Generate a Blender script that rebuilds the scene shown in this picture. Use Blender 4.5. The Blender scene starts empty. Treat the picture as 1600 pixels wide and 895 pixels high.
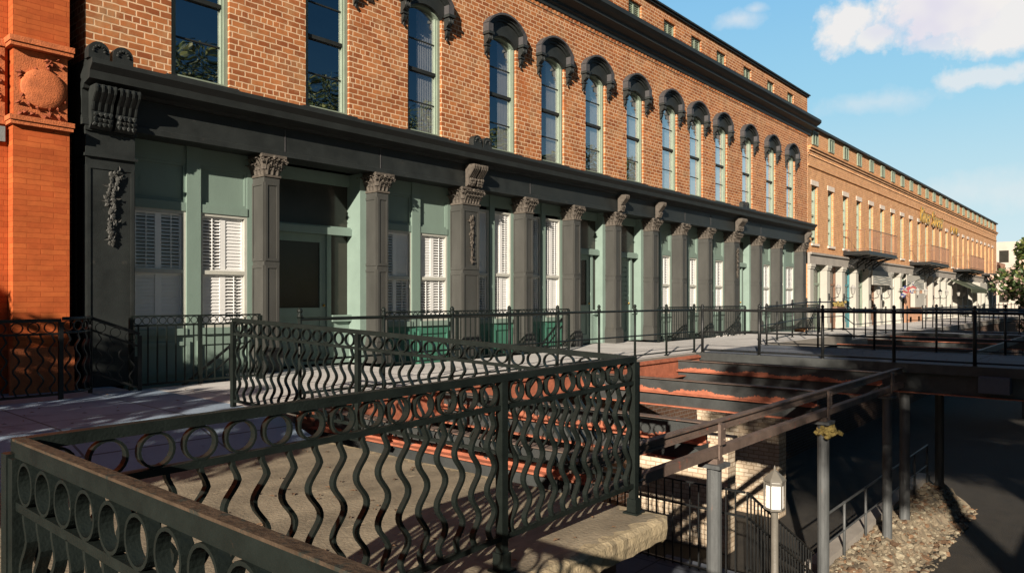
import bpy, math, random
from mathutils import Vector, Matrix
random.seed(7)
R = math.radians
scene = bpy.context.scene
col = scene.collection
PI = math.pi
# ------------------------------------------------------------------ camera, light, exposure
F = 1130.0
YAW = math.atan2(980.0, F)                      # facade runs along +X, camera at the origin, eye height z = 0
cam = bpy.data.cameras.new('camera'); co = bpy.data.objects.new('camera', cam); col.objects.link(co)
cam.lens = 36*F/1600; cam.sensor_width = 36; cam.shift_y = 19.5/1600
cam.clip_start = .05; cam.clip_end = 3000
co.location = (0, 0, 0); co.rotation_euler = (R(90), 0, YAW - PI/2)
scene.camera = co
SUN = Vector((-2.3, -1.0, .88)).normalized()    # towards the sun
elev = math.asin(SUN.z)
sl = bpy.data.lights.new('sun', 'SUN'); so = bpy.data.objects.new('sun', sl); col.objects.link(so)
sl.energy = 5.0; sl.angle = R(.5); sl.color = (1, .88, .74)
so.rotation_euler = SUN.to_track_quat('Z', 'Y').to_euler()
scene.view_settings.view_transform = 'Standard'; scene.view_settings.look = 'None'
scene.view_settings.gamma = 1; scene.view_settings.use_curve_mapping = False
scene.view_settings.exposure = 0.93
FW = Vector((math.cos(YAW), math.sin(YAW), 0)); RT = Vector((math.sin(YAW), -math.cos(YAW), 0)); UP = Vector((0, 0, 1))
def pdir(px, py): return (FW + RT*((px-800)/F) + UP*((467-py)/F)).normalized()

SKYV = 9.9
w = bpy.data.worlds.new('World'); scene.world = w; w.use_nodes = True
nt = w.node_tree; N = nt.nodes; L = nt.links; N.clear()
def nd(tree, t, **k):
    n = tree.nodes.new(t)
    for a, b in k.items(): setattr(n, a, b)
    return n
sky = nd(nt, 'ShaderNodeTexSky', sky_type='NISHITA'); sky.sun_disc = False
sky.sun_elevation = elev; sky.sun_rotation = math.atan2(SUN.x, SUN.y)
sky.air_density = 1.0; sky.dust_density = .2; sky.ozone_density = 2.0
tc = nd(nt, 'ShaderNodeTexCoord')
def vmath(op, a, b=None, tree=nt):
    n = nd(tree, 'ShaderNodeVectorMath', operation=op)
    if isinstance(a, (tuple, Vector)): n.inputs[0].default_value = a
    else: tree.links.new(a, n.inputs[0])
    if b is not None:
        if isinstance(b, (tuple, Vector)): n.inputs[1].default_value = b
        else: tree.links.new(b, n.inputs[1])
    return n
def fm(op, a, b=None, c=None, tree=nt, clamp=False):
    n = nd(tree, 'ShaderNodeMath', operation=op); n.use_clamp = clamp
    for i, v in enumerate((a, b, c)):
        if v is None: continue
        if isinstance(v, (int, float)): n.inputs[i].default_value = v
        else: tree.links.new(v, n.inputs[i])
    return n.outputs[0]
noi = nd(nt, 'ShaderNodeTexNoise'); noi.inputs['Scale'].default_value = 26; noi.inputs['Detail'].default_value = 7; noi.inputs['Roughness'].default_value = .6
L.new(tc.outputs['Generated'], noi.inputs['Vector'])
noi2 = nd(nt, 'ShaderNodeTexNoise'); noi2.inputs['Scale'].default_value = 9; noi2.inputs['Detail'].default_value = 3
L.new(tc.outputs['Generated'], noi2.inputs['Vector'])
total = None
clouds = [(1325, 42, 44, 38, 1.0), (1360, 56, 34, 20, .95), (1500, -4, 98, 50, 1.1), (1440, 22, 50, 22, .6), (1585, 30, 80, 46, 1.0), (1495, 62, 48, 14, .8), (1155, 30, 34, 15, .55), (1370, 160, 80, 17, .38),
          (1545, 120, 55, 17, .7), (1180, 14, 20, 8, .5), (1560, 300, 130, 30, .35)]
for (px, py, a, b, s) in clouds:
    c = pdir(px, py); d = vmath('SUBTRACT', tc.outputs['Generated'], c)
    r = RT; u = c.cross(r).normalized()*-1
    du = fm('MULTIPLY', vmath('DOT_PRODUCT', d.outputs[0], r).outputs['Value'], F/a)
    dv = fm('MULTIPLY', vmath('DOT_PRODUCT', d.outputs[0], Vector((0, 0, 1))).outputs['Value'], F/b)
    dd = fm('ADD', fm('MULTIPLY', du, du), fm('MULTIPLY', dv, dv))
    m = fm('SUBTRACT', 1.0, fm('SQRT', dd))
    m = fm('ADD', m, fm('MULTIPLY', fm('SUBTRACT', noi.outputs['Fac'], .5), 1.9))
    m = fm('MULTIPLY', fm('MULTIPLY', m, 2.2 if s > .6 else 1.1, clamp=True), s*.95)
    total = m if total is None else fm('MAXIMUM', total, m)
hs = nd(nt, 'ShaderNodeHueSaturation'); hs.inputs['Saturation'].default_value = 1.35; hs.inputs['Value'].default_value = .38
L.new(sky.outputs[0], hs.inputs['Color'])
# bright low hazy sky on the eastern side, deep blue elsewhere
sxyz = nd(nt, 'ShaderNodeSeparateXYZ'); L.new(tc.outputs['Generated'], sxyz.inputs[0])
ramp = nd(nt, 'ShaderNodeValToRGB'); L.new(sxyz.outputs[2], ramp.inputs[0]); e = ramp.color_ramp.elements
e[0].position = 0; e[0].color = (.78, .91, .94, 1); e[1].position = .42; e[1].color = (.22, .54, .88, 1)
x_ = ramp.color_ramp.elements.new(.12); x_.color = (.59, .82, .90, 1); x_ = ramp.color_ramp.elements.new(.25); x_.color = (.36, .69, .90, 1)
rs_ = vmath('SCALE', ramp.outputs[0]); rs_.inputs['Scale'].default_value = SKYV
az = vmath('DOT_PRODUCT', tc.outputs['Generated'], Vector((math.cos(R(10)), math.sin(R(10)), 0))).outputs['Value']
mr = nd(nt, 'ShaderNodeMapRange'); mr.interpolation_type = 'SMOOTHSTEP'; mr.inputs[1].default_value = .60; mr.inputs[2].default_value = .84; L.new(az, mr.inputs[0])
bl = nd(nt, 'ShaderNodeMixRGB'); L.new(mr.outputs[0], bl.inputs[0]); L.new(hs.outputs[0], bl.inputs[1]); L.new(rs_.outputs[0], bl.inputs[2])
mx = nd(nt, 'ShaderNodeMixRGB'); L.new(total, mx.inputs[0]); L.new(bl.outputs[0], mx.inputs[1])
cc = nd(nt, 'ShaderNodeMixRGB'); cc.inputs[1].default_value = (8.0, 7.8, 8.8, 1); cc.inputs[2].default_value = (9.4, 9.1, 8.9, 1)
cf = nd(nt, 'ShaderNodeMapRange'); cf.inputs[1].default_value = .30; cf.inputs[2].default_value = .46; L.new(noi2.outputs['Fac'], cf.inputs[0]); L.new(cf.outputs[0], cc.inputs[0]); L.new(cc.outputs[0], mx.inputs[2])
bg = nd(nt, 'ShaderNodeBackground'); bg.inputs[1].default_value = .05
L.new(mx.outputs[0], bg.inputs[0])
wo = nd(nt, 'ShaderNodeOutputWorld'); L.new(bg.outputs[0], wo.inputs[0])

# ------------------------------------------------------------------ materials
M = {}
def principled(name):
    m = bpy.data.materials.new(name); m.use_nodes = True; M[name] = m
    return m, m.node_tree, m.node_tree.nodes['Principled BSDF']
def mat(name, c, rough=.7, var=.25, scale=6, c2=None, thr=None, bump=.15, metal=0, stretch=(1, 1, 1), spec=.4, fine=60, joints=0):
    """noise-mottled surface; c2/thr: second colour in patches"""
    m, t, p = principled(name)
    tcn = nd(t, 'ShaderNodeTexCoord'); mp = nd(t, 'ShaderNodeMapping'); mp.inputs['Scale'].default_value = stretch
    t.links.new(tcn.outputs['Object'], mp.inputs[0])
    n1 = nd(t, 'ShaderNodeTexNoise'); n1.inputs['Scale'].default_value = scale; n1.inputs['Detail'].default_value = 8; n1.inputs['Roughness'].default_value = .65
    t.links.new(mp.outputs[0], n1.inputs['Vector'])
    cr = nd(t, 'ShaderNodeValToRGB'); e = cr.color_ramp.elements
    e[0].position = .3; e[1].position = .7
    e[0].color = (*[v*(1-var) for v in c], 1); e[1].color = (*[min(1, v*(1+var)) for v in c], 1)
    t.links.new(n1.outputs['Fac'], cr.inputs[0]); out = cr.outputs[0]
    if c2 is not None:
        n2 = nd(t, 'ShaderNodeTexNoise'); n2.inputs['Scale'].default_value = scale*1.7; n2.inputs['Detail'].default_value = 10; n2.inputs['Roughness'].default_value = .7
        t.links.new(mp.outputs[0], n2.inputs['Vector'])
        r2 = nd(t, 'ShaderNodeMapRange'); r2.inputs[1].default_value = thr; r2.inputs[2].default_value = thr+.07
        t.links.new(n2.outputs['Fac'], r2.inputs[0])
        mm = nd(t, 'ShaderNodeMixRGB'); t.links.new(r2.outputs[0], mm.inputs[0]); t.links.new(out, mm.inputs[1]); mm.inputs[2].default_value = (*c2, 1)
        out = mm.outputs[0]
    if joints:
        bk = nd(t, 'ShaderNodeTexBrick'); bk.offset = 0; bk.squash = 1; t.links.new(tcn.outputs['Object'], bk.inputs['Vector'])
        bk.inputs['Scale'].default_value = 1; bk.inputs['Mortar Size'].default_value = .012; bk.inputs['Brick Width'].default_value = joints; bk.inputs['Row Height'].default_value = joints
        bk.inputs['Color1'].default_value = (1, 1, 1, 1); bk.inputs['Color2'].default_value = (.86, .86, .86, 1); bk.inputs['Mortar'].default_value = (.35, .33, .3, 1)
        mj = nd(t, 'ShaderNodeMixRGB', blend_type='MULTIPLY'); mj.inputs[0].default_value = 1; t.links.new(out, mj.inputs[1]); t.links.new(bk.outputs['Color'], mj.inputs[2]); out = mj.outputs[0]
    t.links.new(out, p.inputs['Base Color'])
    p.inputs['Metallic'].default_value = metal
    p.inputs['Specular IOR Level'].default_value = spec
    rr = nd(t, 'ShaderNodeMapRange'); rr.inputs[3].default_value = max(.05, rough-.12); rr.inputs[4].default_value = min(1, rough+.12)
    t.links.new(n1.outputs['Fac'], rr.inputs[0]); t.links.new(rr.outputs[0], p.inputs['Roughness'])
    if bump:
        n3 = nd(t, 'ShaderNodeTexNoise'); n3.inputs['Scale'].default_value = fine; n3.inputs['Detail'].default_value = 4
        t.links.new(tcn.outputs['Object'], n3.inputs['Vector'])
        b = nd(t, 'ShaderNodeBump'); b.inputs['Strength'].default_value = bump; b.inputs['Distance'].default_value = .02
        t.links.new(n3.outputs['Fac'], b.inputs['Height']); t.links.new(b.outputs[0], p.inputs['Normal'])
    return m
def brick(name, ca, cb, mortar, bw, rh, ms, patch=None, pthr=.58, soot=None, squash=True, bump=.5, smooth=.15, tan=None):
    m, t, p = principled(name)
    tcn = nd(t, 'ShaderNodeTexCoord'); sx = nd(t, 'ShaderNodeSeparateXYZ'); t.links.new(tcn.outputs['Object'], sx.inputs[0])
    nw = nd(t, 'ShaderNodeTexNoise'); nw.inputs['Scale'].default_value = 7; t.links.new(tcn.outputs['Object'], nw.inputs['Vector'])
    jit = fm('MULTIPLY', fm('SUBTRACT', nw.outputs['Fac'], .5, tree=t), .026, tree=t)
    xy = fm('ADD', sx.outputs[0], sx.outputs[1], tree=t)
    cx = nd(t, 'ShaderNodeCombineXYZ'); t.links.new(fm('ADD', xy, jit, tree=t), cx.inputs[0]); t.links.new(fm('ADD', sx.outputs[2], jit, tree=t), cx.inputs[1])
    b = nd(t, 'ShaderNodeTexBrick'); b.offset = .5; b.squash = .5 if squash else 1; b.squash_frequency = 6
    t.links.new(cx.outputs[0], b.inputs['Vector'])
    b.inputs['Scale'].default_value = 1; b.inputs['Mortar Size'].default_value = ms; b.inputs['Mortar Smooth'].default_value = smooth
    b.inputs['Bias'].default_value = 0; b.inputs['Brick Width'].default_value = bw; b.inputs['Row Height'].default_value = rh
    b.inputs['Color1'].default_value = (*ca, 1); b.inputs['Color2'].default_value = (*cb, 1); b.inputs['Mortar'].default_value = (*mortar, 1)
    out = b.outputs['Color']
    n1 = nd(t, 'ShaderNodeTexNoise'); n1.inputs['Scale'].default_value = .9; n1.inputs['Detail'].default_value = 9; n1.inputs['Roughness'].default_value = .7
    t.links.new(tcn.outputs['Object'], n1.inputs['Vector'])
    if patch:
        r = nd(t, 'ShaderNodeMapRange'); r.inputs[1].default_value = pthr; r.inputs[2].default_value = pthr+.12; r.inputs[4].default_value = .75
        t.links.new(n1.outputs['Fac'], r.inputs[0])
        mm = nd(t, 'ShaderNodeMixRGB'); t.links.new(r.outputs[0], mm.inputs[0]); t.links.new(out, mm.inputs[1]); mm.inputs[2].default_value = (*patch, 1); out = mm.outputs[0]
    if tan:
        n5 = nd(t, 'ShaderNodeTexNoise'); n5.inputs['Scale'].default_value = 1.7; n5.inputs['Detail'].default_value = 6; n5.inputs['Roughness'].default_value = .8; t.links.new(tcn.outputs['Object'], n5.inputs['Vector'])
        r5 = nd(t, 'ShaderNodeMapRange'); r5.inputs[1].default_value = .5; r5.inputs[2].default_value = .62; r5.inputs[4].default_value = .55; t.links.new(n5.outputs['Fac'], r5.inputs[0])
        inv = fm('MULTIPLY', fm('SUBTRACT', 1.0, b.outputs['Fac'], tree=t), r5.outputs[0], tree=t)
        m5 = nd(t, 'ShaderNodeMixRGB'); t.links.new(inv, m5.inputs[0]); t.links.new(out, m5.inputs[1]); m5.inputs[2].default_value = (*tan, 1); out = m5.outputs[0]
        # soot and damp running down below ledges
        n6 = nd(t, 'ShaderNodeTexNoise'); n6.inputs['Scale'].default_value = 1; n6.inputs['Detail'].default_value = 8; n6.inputs['Roughness'].default_value = .7
        mp6 = nd(t, 'ShaderNodeMapping'); mp6.inputs['Scale'].default_value = (2.6, 2.6, .45); t.links.new(tcn.outputs['Object'], mp6.inputs[0]); t.links.new(mp6.outputs[0], n6.inputs['Vector'])
        r6 = nd(t, 'ShaderNodeMapRange'); r6.inputs[1].default_value = .56; r6.inputs[2].default_value = .72; r6.inputs[4].default_value = .38; t.links.new(n6.outputs['Fac'], r6.inputs[0])
        m6 = nd(t, 'ShaderNodeMixRGB'); t.links.new(r6.outputs[0], m6.inputs[0]); t.links.new(out, m6.inputs[1]); m6.inputs[2].default_value = (.13, .07, .04, 1); out = m6.outputs[0]
    n2 = nd(t, 'ShaderNodeTexNoise'); n2.inputs['Scale'].default_value = 2.3; n2.inputs['Detail'].default_value = 10; n2.inputs['Roughness'].default_value = .75
    t.links.new(tcn.outputs['Object'], n2.inputs['Vector'])
    r = nd(t, 'ShaderNodeMapRange'); r.inputs[1].default_value = .3; r.inputs[2].default_value = .7; r.inputs[3].default_value = .68; r.inputs[4].default_value = 1.18
    t.links.new(n2.outputs['Fac'], r.inputs[0])
    mm = nd(t, 'ShaderNodeMixRGB', blend_type='MULTIPLY'); mm.inputs[0].default_value = 1; t.links.new(out, mm.inputs[1])
    t.links.new(r.outputs[0], mm.inputs[2]); t.links.new(mm.outputs[0], p.inputs['Base Color'])
    p.inputs['Roughness'].default_value = .9; p.inputs['Specular IOR Level'].default_value = .15
    bp = nd(t, 'ShaderNodeBump'); bp.inputs['Strength'].default_value = bump; bp.inputs['Distance'].default_value = .012; bp.invert = True
    hh = fm('ADD', b.outputs['Fac'], fm('MULTIPLY', nw.outputs['Fac'], .3, tree=t), tree=t)
    t.links.new(hh, bp.inputs['Height']); t.links.new(bp.outputs[0], p.inputs['Normal'])
    return m
brick('brick_main', (.25, .075, .027), (.44, .165, .058), (.62, .43, .27), .22, .0945, .0105, patch=(.40, .12, .035), pthr=.56, tan=(.40, .24, .12), smooth=.3)
brick('brick_far', (.48, .215, .09), (.58, .29, .12), (.60, .42, .27), .22, .09, .010, patch=(.42, .16, .07), pthr=.6, squash=False)
brick('brick_orange', (.40, .085, .024), (.47, .115, .032), (.36, .075, .02), .30, .068, .0045, squash=False, smooth=.4)
brick('brick_white', (.60, .52, .40), (.46, .36, .25), (.34, .26, .18), .22, .085, .011)
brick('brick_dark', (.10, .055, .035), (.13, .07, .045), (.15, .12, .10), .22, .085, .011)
mat('terracotta', (.44, .125, .042), .8, .28, 9, c2=(.28, .08, .03), thr=.62, bump=.4)
mat('iron_charcoal', (.017, .020, .019), .55, .3, 3, c2=(.034, .034, .030), thr=.62)
mat('iron_hood', (.060, .058, .060), .6, .3, 5, c2=(.12, .11, .10), thr=.68)
mat('iron_column', (.048, .048, .043), .6, .22, 2.5, c2=(.06, .055, .045), thr=.64, stretch=(1, 1, .35))
mat('iron_capital', (.085, .072, .058), .7, .35, 14)
mat('rail_paint', (.009, .0125, .011), .45, .3, 9, c2=(.035, .022, .014), thr=.68, bump=.15, fine=90, spec=.2)
mat('rail_rust', (.060, .042, .028), .7, .35, 14, c2=(.03, .032, .026), thr=.55, bump=.3, spec=.15)
mat('rail_black', (.010, .011, .011), .45, .25, 9)
mat('green_paint', (.165, .228, .192), .5, .07, 2.5, c2=(.11, .17, .14), thr=.66, stretch=(1, 1, .3))
mat('green_pale', (.19, .235, .18), .55, .1, 4)
mat('green_shutter', (.19, .23, .17), .6, .15, 5)
mat('green_door', (.19, .262, .225), .5, .08, 3)
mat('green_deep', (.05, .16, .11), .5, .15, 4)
mat('cream_paint', (.42, .42, .37), .5, .1, 4)
mat('shutter_white', (.80, .80, .78), .45, .04, 4, bump=0)
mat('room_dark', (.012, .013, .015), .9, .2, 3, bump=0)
mat('slate_trim', (.18, .22, .22), .6, .2, 5)
mat('concrete', (.54, .52, .49), .9, .14, 1.6, c2=(.41, .40, .38), thr=.62, bump=.25, fine=40, joints=1.5)
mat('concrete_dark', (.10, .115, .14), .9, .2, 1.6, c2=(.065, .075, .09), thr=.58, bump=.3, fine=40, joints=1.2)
mat('walk_grey_shaded', (.23, .30, .38), .9, .14, 1.6, c2=(.17, .215, .27), thr=.6, bump=.25, fine=40, joints=1.15)  # grey concrete with the bluish shade of the left pavement put into its colour
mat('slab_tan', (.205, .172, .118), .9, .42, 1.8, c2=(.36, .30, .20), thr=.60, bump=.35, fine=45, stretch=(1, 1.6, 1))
mat('slab_edge', (.34, .275, .17), .9, .35, 7, c2=(.22, .175, .11), thr=.54, bump=.4, fine=50)
mat('steel_web', (.042, .046, .045), .55, .3, 3, c2=(.10, .085, .07), thr=.68, metal=.1)
mat('steel_primer', (.33, .11, .06), .75, .3, 7, c2=(.16, .07, .045), thr=.62)
mat('steel_rust', (.115, .082, .065), .7, .35, 6, c2=(.26, .08, .05), thr=.60)
mat('post_grey', (.08, .085, .085), .5, .3, 3, c2=(.18, .09, .055), thr=.66, stretch=(3, 3, .6))
mat('stone_pale', (.30, .275, .24), .85, .15, 2)
mat('stone_white', (.37, .355, .31), .8, .08, 2)
mat('lintel', (.58, .50, .42), .85, .15, 4)
mat('asphalt', (.030, .026, .020), .9, .3, 3, bump=.8, fine=60)
mat('rubble', (.19, .155, .105), .95, .35, 3, c2=(.20, .15, .10), thr=.55, bump=.6)
mat('rubble_pale', (.27, .235, .165), .95, .3, 9, bump=.6)
mat('rubble_brown', (.15, .09, .05), .95, .4, 9, bump=.6)
mat('leaf_dark', (.045, .075, .022), .6, .4, 3, bump=0)
mat('leaf_olive', (.10, .12, .03), .6, .4, 3, bump=0)
mat('bloom', (.60, .42, .34), .7, .3, 6, bump=0)
mat('bark', (.09, .065, .045), .95, .3, 10, bump=.8, fine=30)
mat('moss', (.24, .18, .055), .95, .35, 20, bump=.8)
mat('lantern_glass', (.88, .87, .82), .35, .04, 3, bump=0)
mat('lantern_frost', (.30, .29, .26), .4, .2, 20, bump=0)
mat('white_metal', (.32, .31, .29), .5, .1, 6)
mat('pole_grey', (.13, .12, .10), .5, .15, 6)
mat('brown_door', (.17, .09, .055), .6, .2, 4)
mat('teal_door', (.05, .18, .20), .6, .2, 4)
mat('gold', (.45, .28, .06), .4, .15, 6, metal=.5, bump=0)
mat('red_paint', (.45, .03, .03), .5, .1, 6, bump=0)
mat('flag_red', (.30, .07, .07), .8, .1, 6, bump=0)
mat('blue_cloth', (.02, .03, .16), .8, .1, 6, bump=0)
mat('awning_green', (.05, .06, .035), .8, .15, 6)
mat('curtain', (.74, .74, .72), .9, .06, 3, bump=0)
mat('far_wall', (.45, .40, .34), .9, .1, 1)
mat('pink_wall', (.50, .27, .16), .9, .1, 2)
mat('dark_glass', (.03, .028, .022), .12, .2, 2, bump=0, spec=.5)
def glass(name, tint=(.92, .94, .96), base=.52, mul=1.3):
    m, t, p = principled(name); out = t.nodes['Material Output']; t.nodes.remove(p)
    tr = nd(t, 'ShaderNodeBsdfTransparent'); tr.inputs[0].default_value = (*tint, 1)
    gl = nd(t, 'ShaderNodeBsdfGlossy'); gl.inputs['Roughness'].default_value = .015
    lw = nd(t, 'ShaderNodeLayerWeight'); lw.inputs[0].default_value = .5
    fr5 = fm('ADD', fm('MULTIPLY', fm('POWER', lw.outputs['Facing'], 4.0, tree=t), .9, tree=t), .055, tree=t)
    tcn = nd(t, 'ShaderNodeTexCoord'); n3 = nd(t, 'ShaderNodeTexNoise'); n3.inputs['Scale'].default_value = 1.6; n3.inputs['Detail'].default_value = 1
    t.links.new(tcn.outputs['Object'], n3.inputs['Vector'])
    b = nd(t, 'ShaderNodeBump'); b.inputs['Strength'].default_value = .12; b.inputs['Distance'].default_value = .05
    t.links.new(n3.outputs['Fac'], b.inputs['Height']); t.links.new(b.outputs[0], gl.inputs['Normal'])
    f2 = fm('ADD', fm('MULTIPLY', fr5, mul, tree=t), base, tree=t, clamp=True)
    ms = nd(t, 'ShaderNodeMixShader'); t.links.new(f2, ms.inputs[0]); t.links.new(tr.outputs[0], ms.inputs[1]); t.links.new(gl.outputs[0], ms.inputs[2])
    t.links.new(ms.outputs[0], out.inputs[0]); return m
glass('pane_glass')
glass('shutter_glass', (.97, .97, .97), 0, .7)
mat('terracotta_shaded', (.20, .045, .015), .8, .15, 8)  # darker red puts the relief's shade into the carved leaves' colour

# ------------------------------------------------------------------ mesh helpers
class MB:
    def __init__(s): s.v = []; s.f = []; s.m = []; s.mi = 0
    def add(s, vs, fs):
        n = len(s.v); s.v += [tuple(v) for v in vs]; s.f += [tuple(i+n for i in f) for f in fs]; s.m += [s.mi]*len(fs); return s
    def box(s, x0, x1, y0, y1, z0, z1, open_=()):
        if x0 > x1: x0, x1 = x1, x0
        if y0 > y1: y0, y1 = y1, y0
        if z0 > z1: z0, z1 = z1, z0
        v = [(x0,y0,z0),(x1,y0,z0),(x1,y1,z0),(x0,y1,z0),(x0,y0,z1),(x1,y0,z1),(x1,y1,z1),(x0,y1,z1)]
        return s.add(v, [(0,3,2,1),(4,5,6,7),(0,1,5,4),(1,2,6,5),(2,3,7,6),(3,0,4,7)])
    def quad(s, *p): return s.add(p, [tuple(range(len(p)))])
    def bar(s, a, b, w_, h, up=Vector((0, 0, 1))):
        a = Vector(a); b = Vector(b); d = (b-a).normalized()
        r = d.cross(up)
        if r.length < 1e-4: r = d.cross(Vector((1, 0, 0)))
        r.normalize(); u = r.cross(d).normalized(); v = []
        for p in (a, b):
            for sx, sy in ((-1,-1),(1,-1),(1,1),(-1,1)): v.append(p + r*(sx*w_/2) + u*(sy*h/2))
        return s.add(v, [(0,1,2,3),(7,6,5,4),(0,4,5,1),(1,5,6,2),(2,6,7,3),(3,7,4,0)])
    def tube(s, pts, r, n=8, r2=None):
        pts = [Vector(p) for p in pts]; v = []; f = []
        for i, p in enumerate(pts):
            d = (pts[min(i+1, len(pts)-1)] - pts[max(i-1, 0)]).normalized()
            a = d.cross(Vector((0, 0, 1)))
            if a.length < 1e-3: a = Vector((1, 0, 0))
            a.normalize(); b = d.cross(a)
            rr = r if r2 is None else r + (r2-r)*i/(len(pts)-1)
            for k in range(n): v.append(p + a*rr*math.cos(2*PI*k/n) + b*rr*math.sin(2*PI*k/n))
        for i in range(len(pts)-1):
            for k in range(n): f.append((i*n+k, i*n+(k+1) % n, (i+1)*n+(k+1) % n, (i+1)*n+k))
        f.append(tuple(range(n))[::-1]); f.append(tuple((len(pts)-1)*n+k for k in range(n)))
        return s.add(v, f)
    def lathe(s, c, prof, n=12):
        v = []; f = []
        for r, z in prof:
            for k in range(n): v.append((c[0]+r*math.cos(2*PI*k/n), c[1]+r*math.sin(2*PI*k/n), c[2]+z))
        for i in range(len(prof)-1):
            for k in range(n): f.append((i*n+k, i*n+(k+1) % n, (i+1)*n+(k+1) % n, (i+1)*n+k))
        f.append(tuple(range(n))[::-1]); f.append(tuple((len(prof)-1)*n+k for k in range(n)))
        return s.add(v, f)
    def prism(s, prof, x0, x1):
        """profile [(y,z)] extruded along x"""
        n = len(prof); v = [(x0, y, z) for y, z in prof] + [(x1, y, z) for y, z in prof]
        f = [(i, (i+1) % n, n+(i+1) % n, n+i) for i in range(n)] + [tuple(range(n))[::-1], tuple(range(n, 2*n))]
        return s.add(v, f)
    def blob(s, c, r, sq=(1, 1, 1), seed=None, k=.2):
        t = (1+5**.5)/2
        vs = [(-1,t,0),(1,t,0),(-1,-t,0),(1,-t,0),(0,-1,t),(0,1,t),(0,-1,-t),(0,1,-t),(t,0,-1),(t,0,1),(-t,0,-1),(-t,0,1)]
        fs = [(0,11,5),(0,5,1),(0,1,7),(0,7,10),(0,10,11),(1,5,9),(5,11,4),(11,10,2),(10,7,6),(7,1,8),(3,9,4),(3,4,2),(3,2,6),(3,6,8),(3,8,9),(4,9,5),(2,4,11),(6,2,10),(8,6,7),(9,8,1)]
        out = []
        for v in vs:
            q = Vector(v).normalized()*r*(1+random.uniform(-k, k)); out.append((c[0]+q.x*sq[0], c[1]+q.y*sq[1], c[2]+q.z*sq[2]))
        return s.add(out, fs)
    def mesh(s, name, mats, smooth=False, off=Vector((0, 0, 0))):
        me = bpy.data.meshes.new(name)
        me.from_pydata([(v[0]-off[0], v[1]-off[1], v[2]-off[2]) for v in s.v], [], s.f)
        if isinstance(mats, str): mats = [mats]
        for m in mats: me.materials.append(M[m])
        for p, mi in zip(me.polygons, s.m): p.material_index = mi; p.use_smooth = smooth
        me.update(); return me
    def build(s, name, mats, parent=None, smooth=False, loc=None):
        off = wloc(parent) if parent else (Vector(loc) if loc is not None else Vector((0, 0, 0)))
        o = bpy.data.objects.new(name, s.mesh(name, mats, smooth, off)); col.objects.link(o)
        if parent: o.parent = parent
        elif loc is not None: o.location = loc
        return o
def wloc(o):
    p = Vector(o.location)
    while o.parent: o = o.parent; p += Vector(o.location)
    return p
def tag(o, label=None, cat=None, group=None, kind=None):
    if label: o['label'] = label
    if cat: o['category'] = cat
    if group: o['group'] = group
    if kind: o['kind'] = kind
    return o
def thing(name, label, cat, loc=(0, 0, 0), rz=0, group=None):
    o = bpy.data.objects.new(name, None); col.objects.link(o); o.location = loc; o.rotation_euler = (0, 0, rz)
    o.empty_display_size = .2
    return tag(o, label, cat, group)
def inst(name, me, parent, loc=(0, 0, 0), rz=0, sc=None):
    o = bpy.data.objects.new(name, me); col.objects.link(o); o.parent = parent; o.location = loc; o.rotation_euler = (0, 0, rz)
    if sc: o.scale = sc
    return o
def struct(o): o['kind'] = 'structure'; return o

# ------------------------------------------------------------------ setting
D = 10.75                                   # brick face plane
struct(MB().box(-60, 400, -2.99, 60, -4.9, -4.6).build('lane', 'asphalt'))
struct(MB().box(-60, 400, -80, -3.0, -4.9, -1.45).build('street_terrace', 'concrete_dark'))
g = MB(); g.quad((-900, -900, -5.0), (1500, -900, -5.0), (1500, 900, -5.0), (-900, 900, -5.0)); struct(g.build('ground', 'asphalt'))
# sidewalk along the shop front, with the areaway pits left out
AW = [(3.9, 5.75), (8.1, 13.55), (17.7, 23.5), (25.3, 30.9)]
AY = 10.06
s = MB(); z1, z0 = -1.2, -1.5
s.box(4.15, 26.6, 7.5, AY, z0, z1)
x = 4.15
for a, b in AW + [(26.6, 26.6)]:
    if a > x: s.box(x, a, AY, D+.3, z0, z1)
    x = b
struct(s.build('sidewalk', 'concrete'))
s = MB(); s.box(-14, 4.149, 7.5, AY, z0, z1); s.box(-14, AW[0][0], AY+.001, D+.3, z0, z1); struct(s.build('sidewalk', 'walk_grey_shaded'))  # left end of the sidewalk, its shade painted by the bluer concrete
s = MB(); s.box(26.6, 100, 7.5, D+.6, -1.7, -1.42); struct(s.build('sidewalk', 'concrete'))
s = MB()
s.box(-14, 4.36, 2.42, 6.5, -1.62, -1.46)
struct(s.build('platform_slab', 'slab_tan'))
s = MB(); s.add([(-14, 6.5, -1.462), (4.38, 6.5, -1.462), (4.38, 7.498, -1.205), (-14, 7.498, -1.205), (-14, 6.5, -1.7), (4.38, 6.5, -1.7), (4.38, 7.498, -1.7), (-14, 7.498, -1.7)], [(0,1,2,3),(4,7,6,5),(0,4,5,1),(1,5,6,2),(2,6,7,3),(3,7,4,0)])
struct(s.build('walkway', 'walk_grey_shaded'))
s = MB(); random.seed(4)                      # worn, chipped nosing of the slab
path = [(-3+i*.06, 2.42, 0, -1) for i in range(123)] + [(4.36, 2.42+i*.06, 1, 0) for i in range(68)]
v = []; fs = []
for (xx, yy, nx_, ny_) in path:
    j1 = random.uniform(-.005, .005); j2 = random.uniform(-.007, .005); j3 = random.uniform(-.02, .02)
    for o_, z_ in ((-.05+j3*2, -1.456), (.0+j1, -1.457+j2*.3), (.038+j1, -1.475+j2), (.045+j2, -1.53+j1), (.03+j1, -1.60+j2), (-.03, -1.63)): v.append((xx+nx_*o_, yy+ny_*o_, z_))
for i in range(len(path)-1):
    for k in range(5): fs.append((i*6+k, (i+1)*6+k, (i+1)*6+k+1, i*6+k+1))
s.add(v, fs); struct(s.build('slab_edge', 'slab_edge'))
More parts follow.
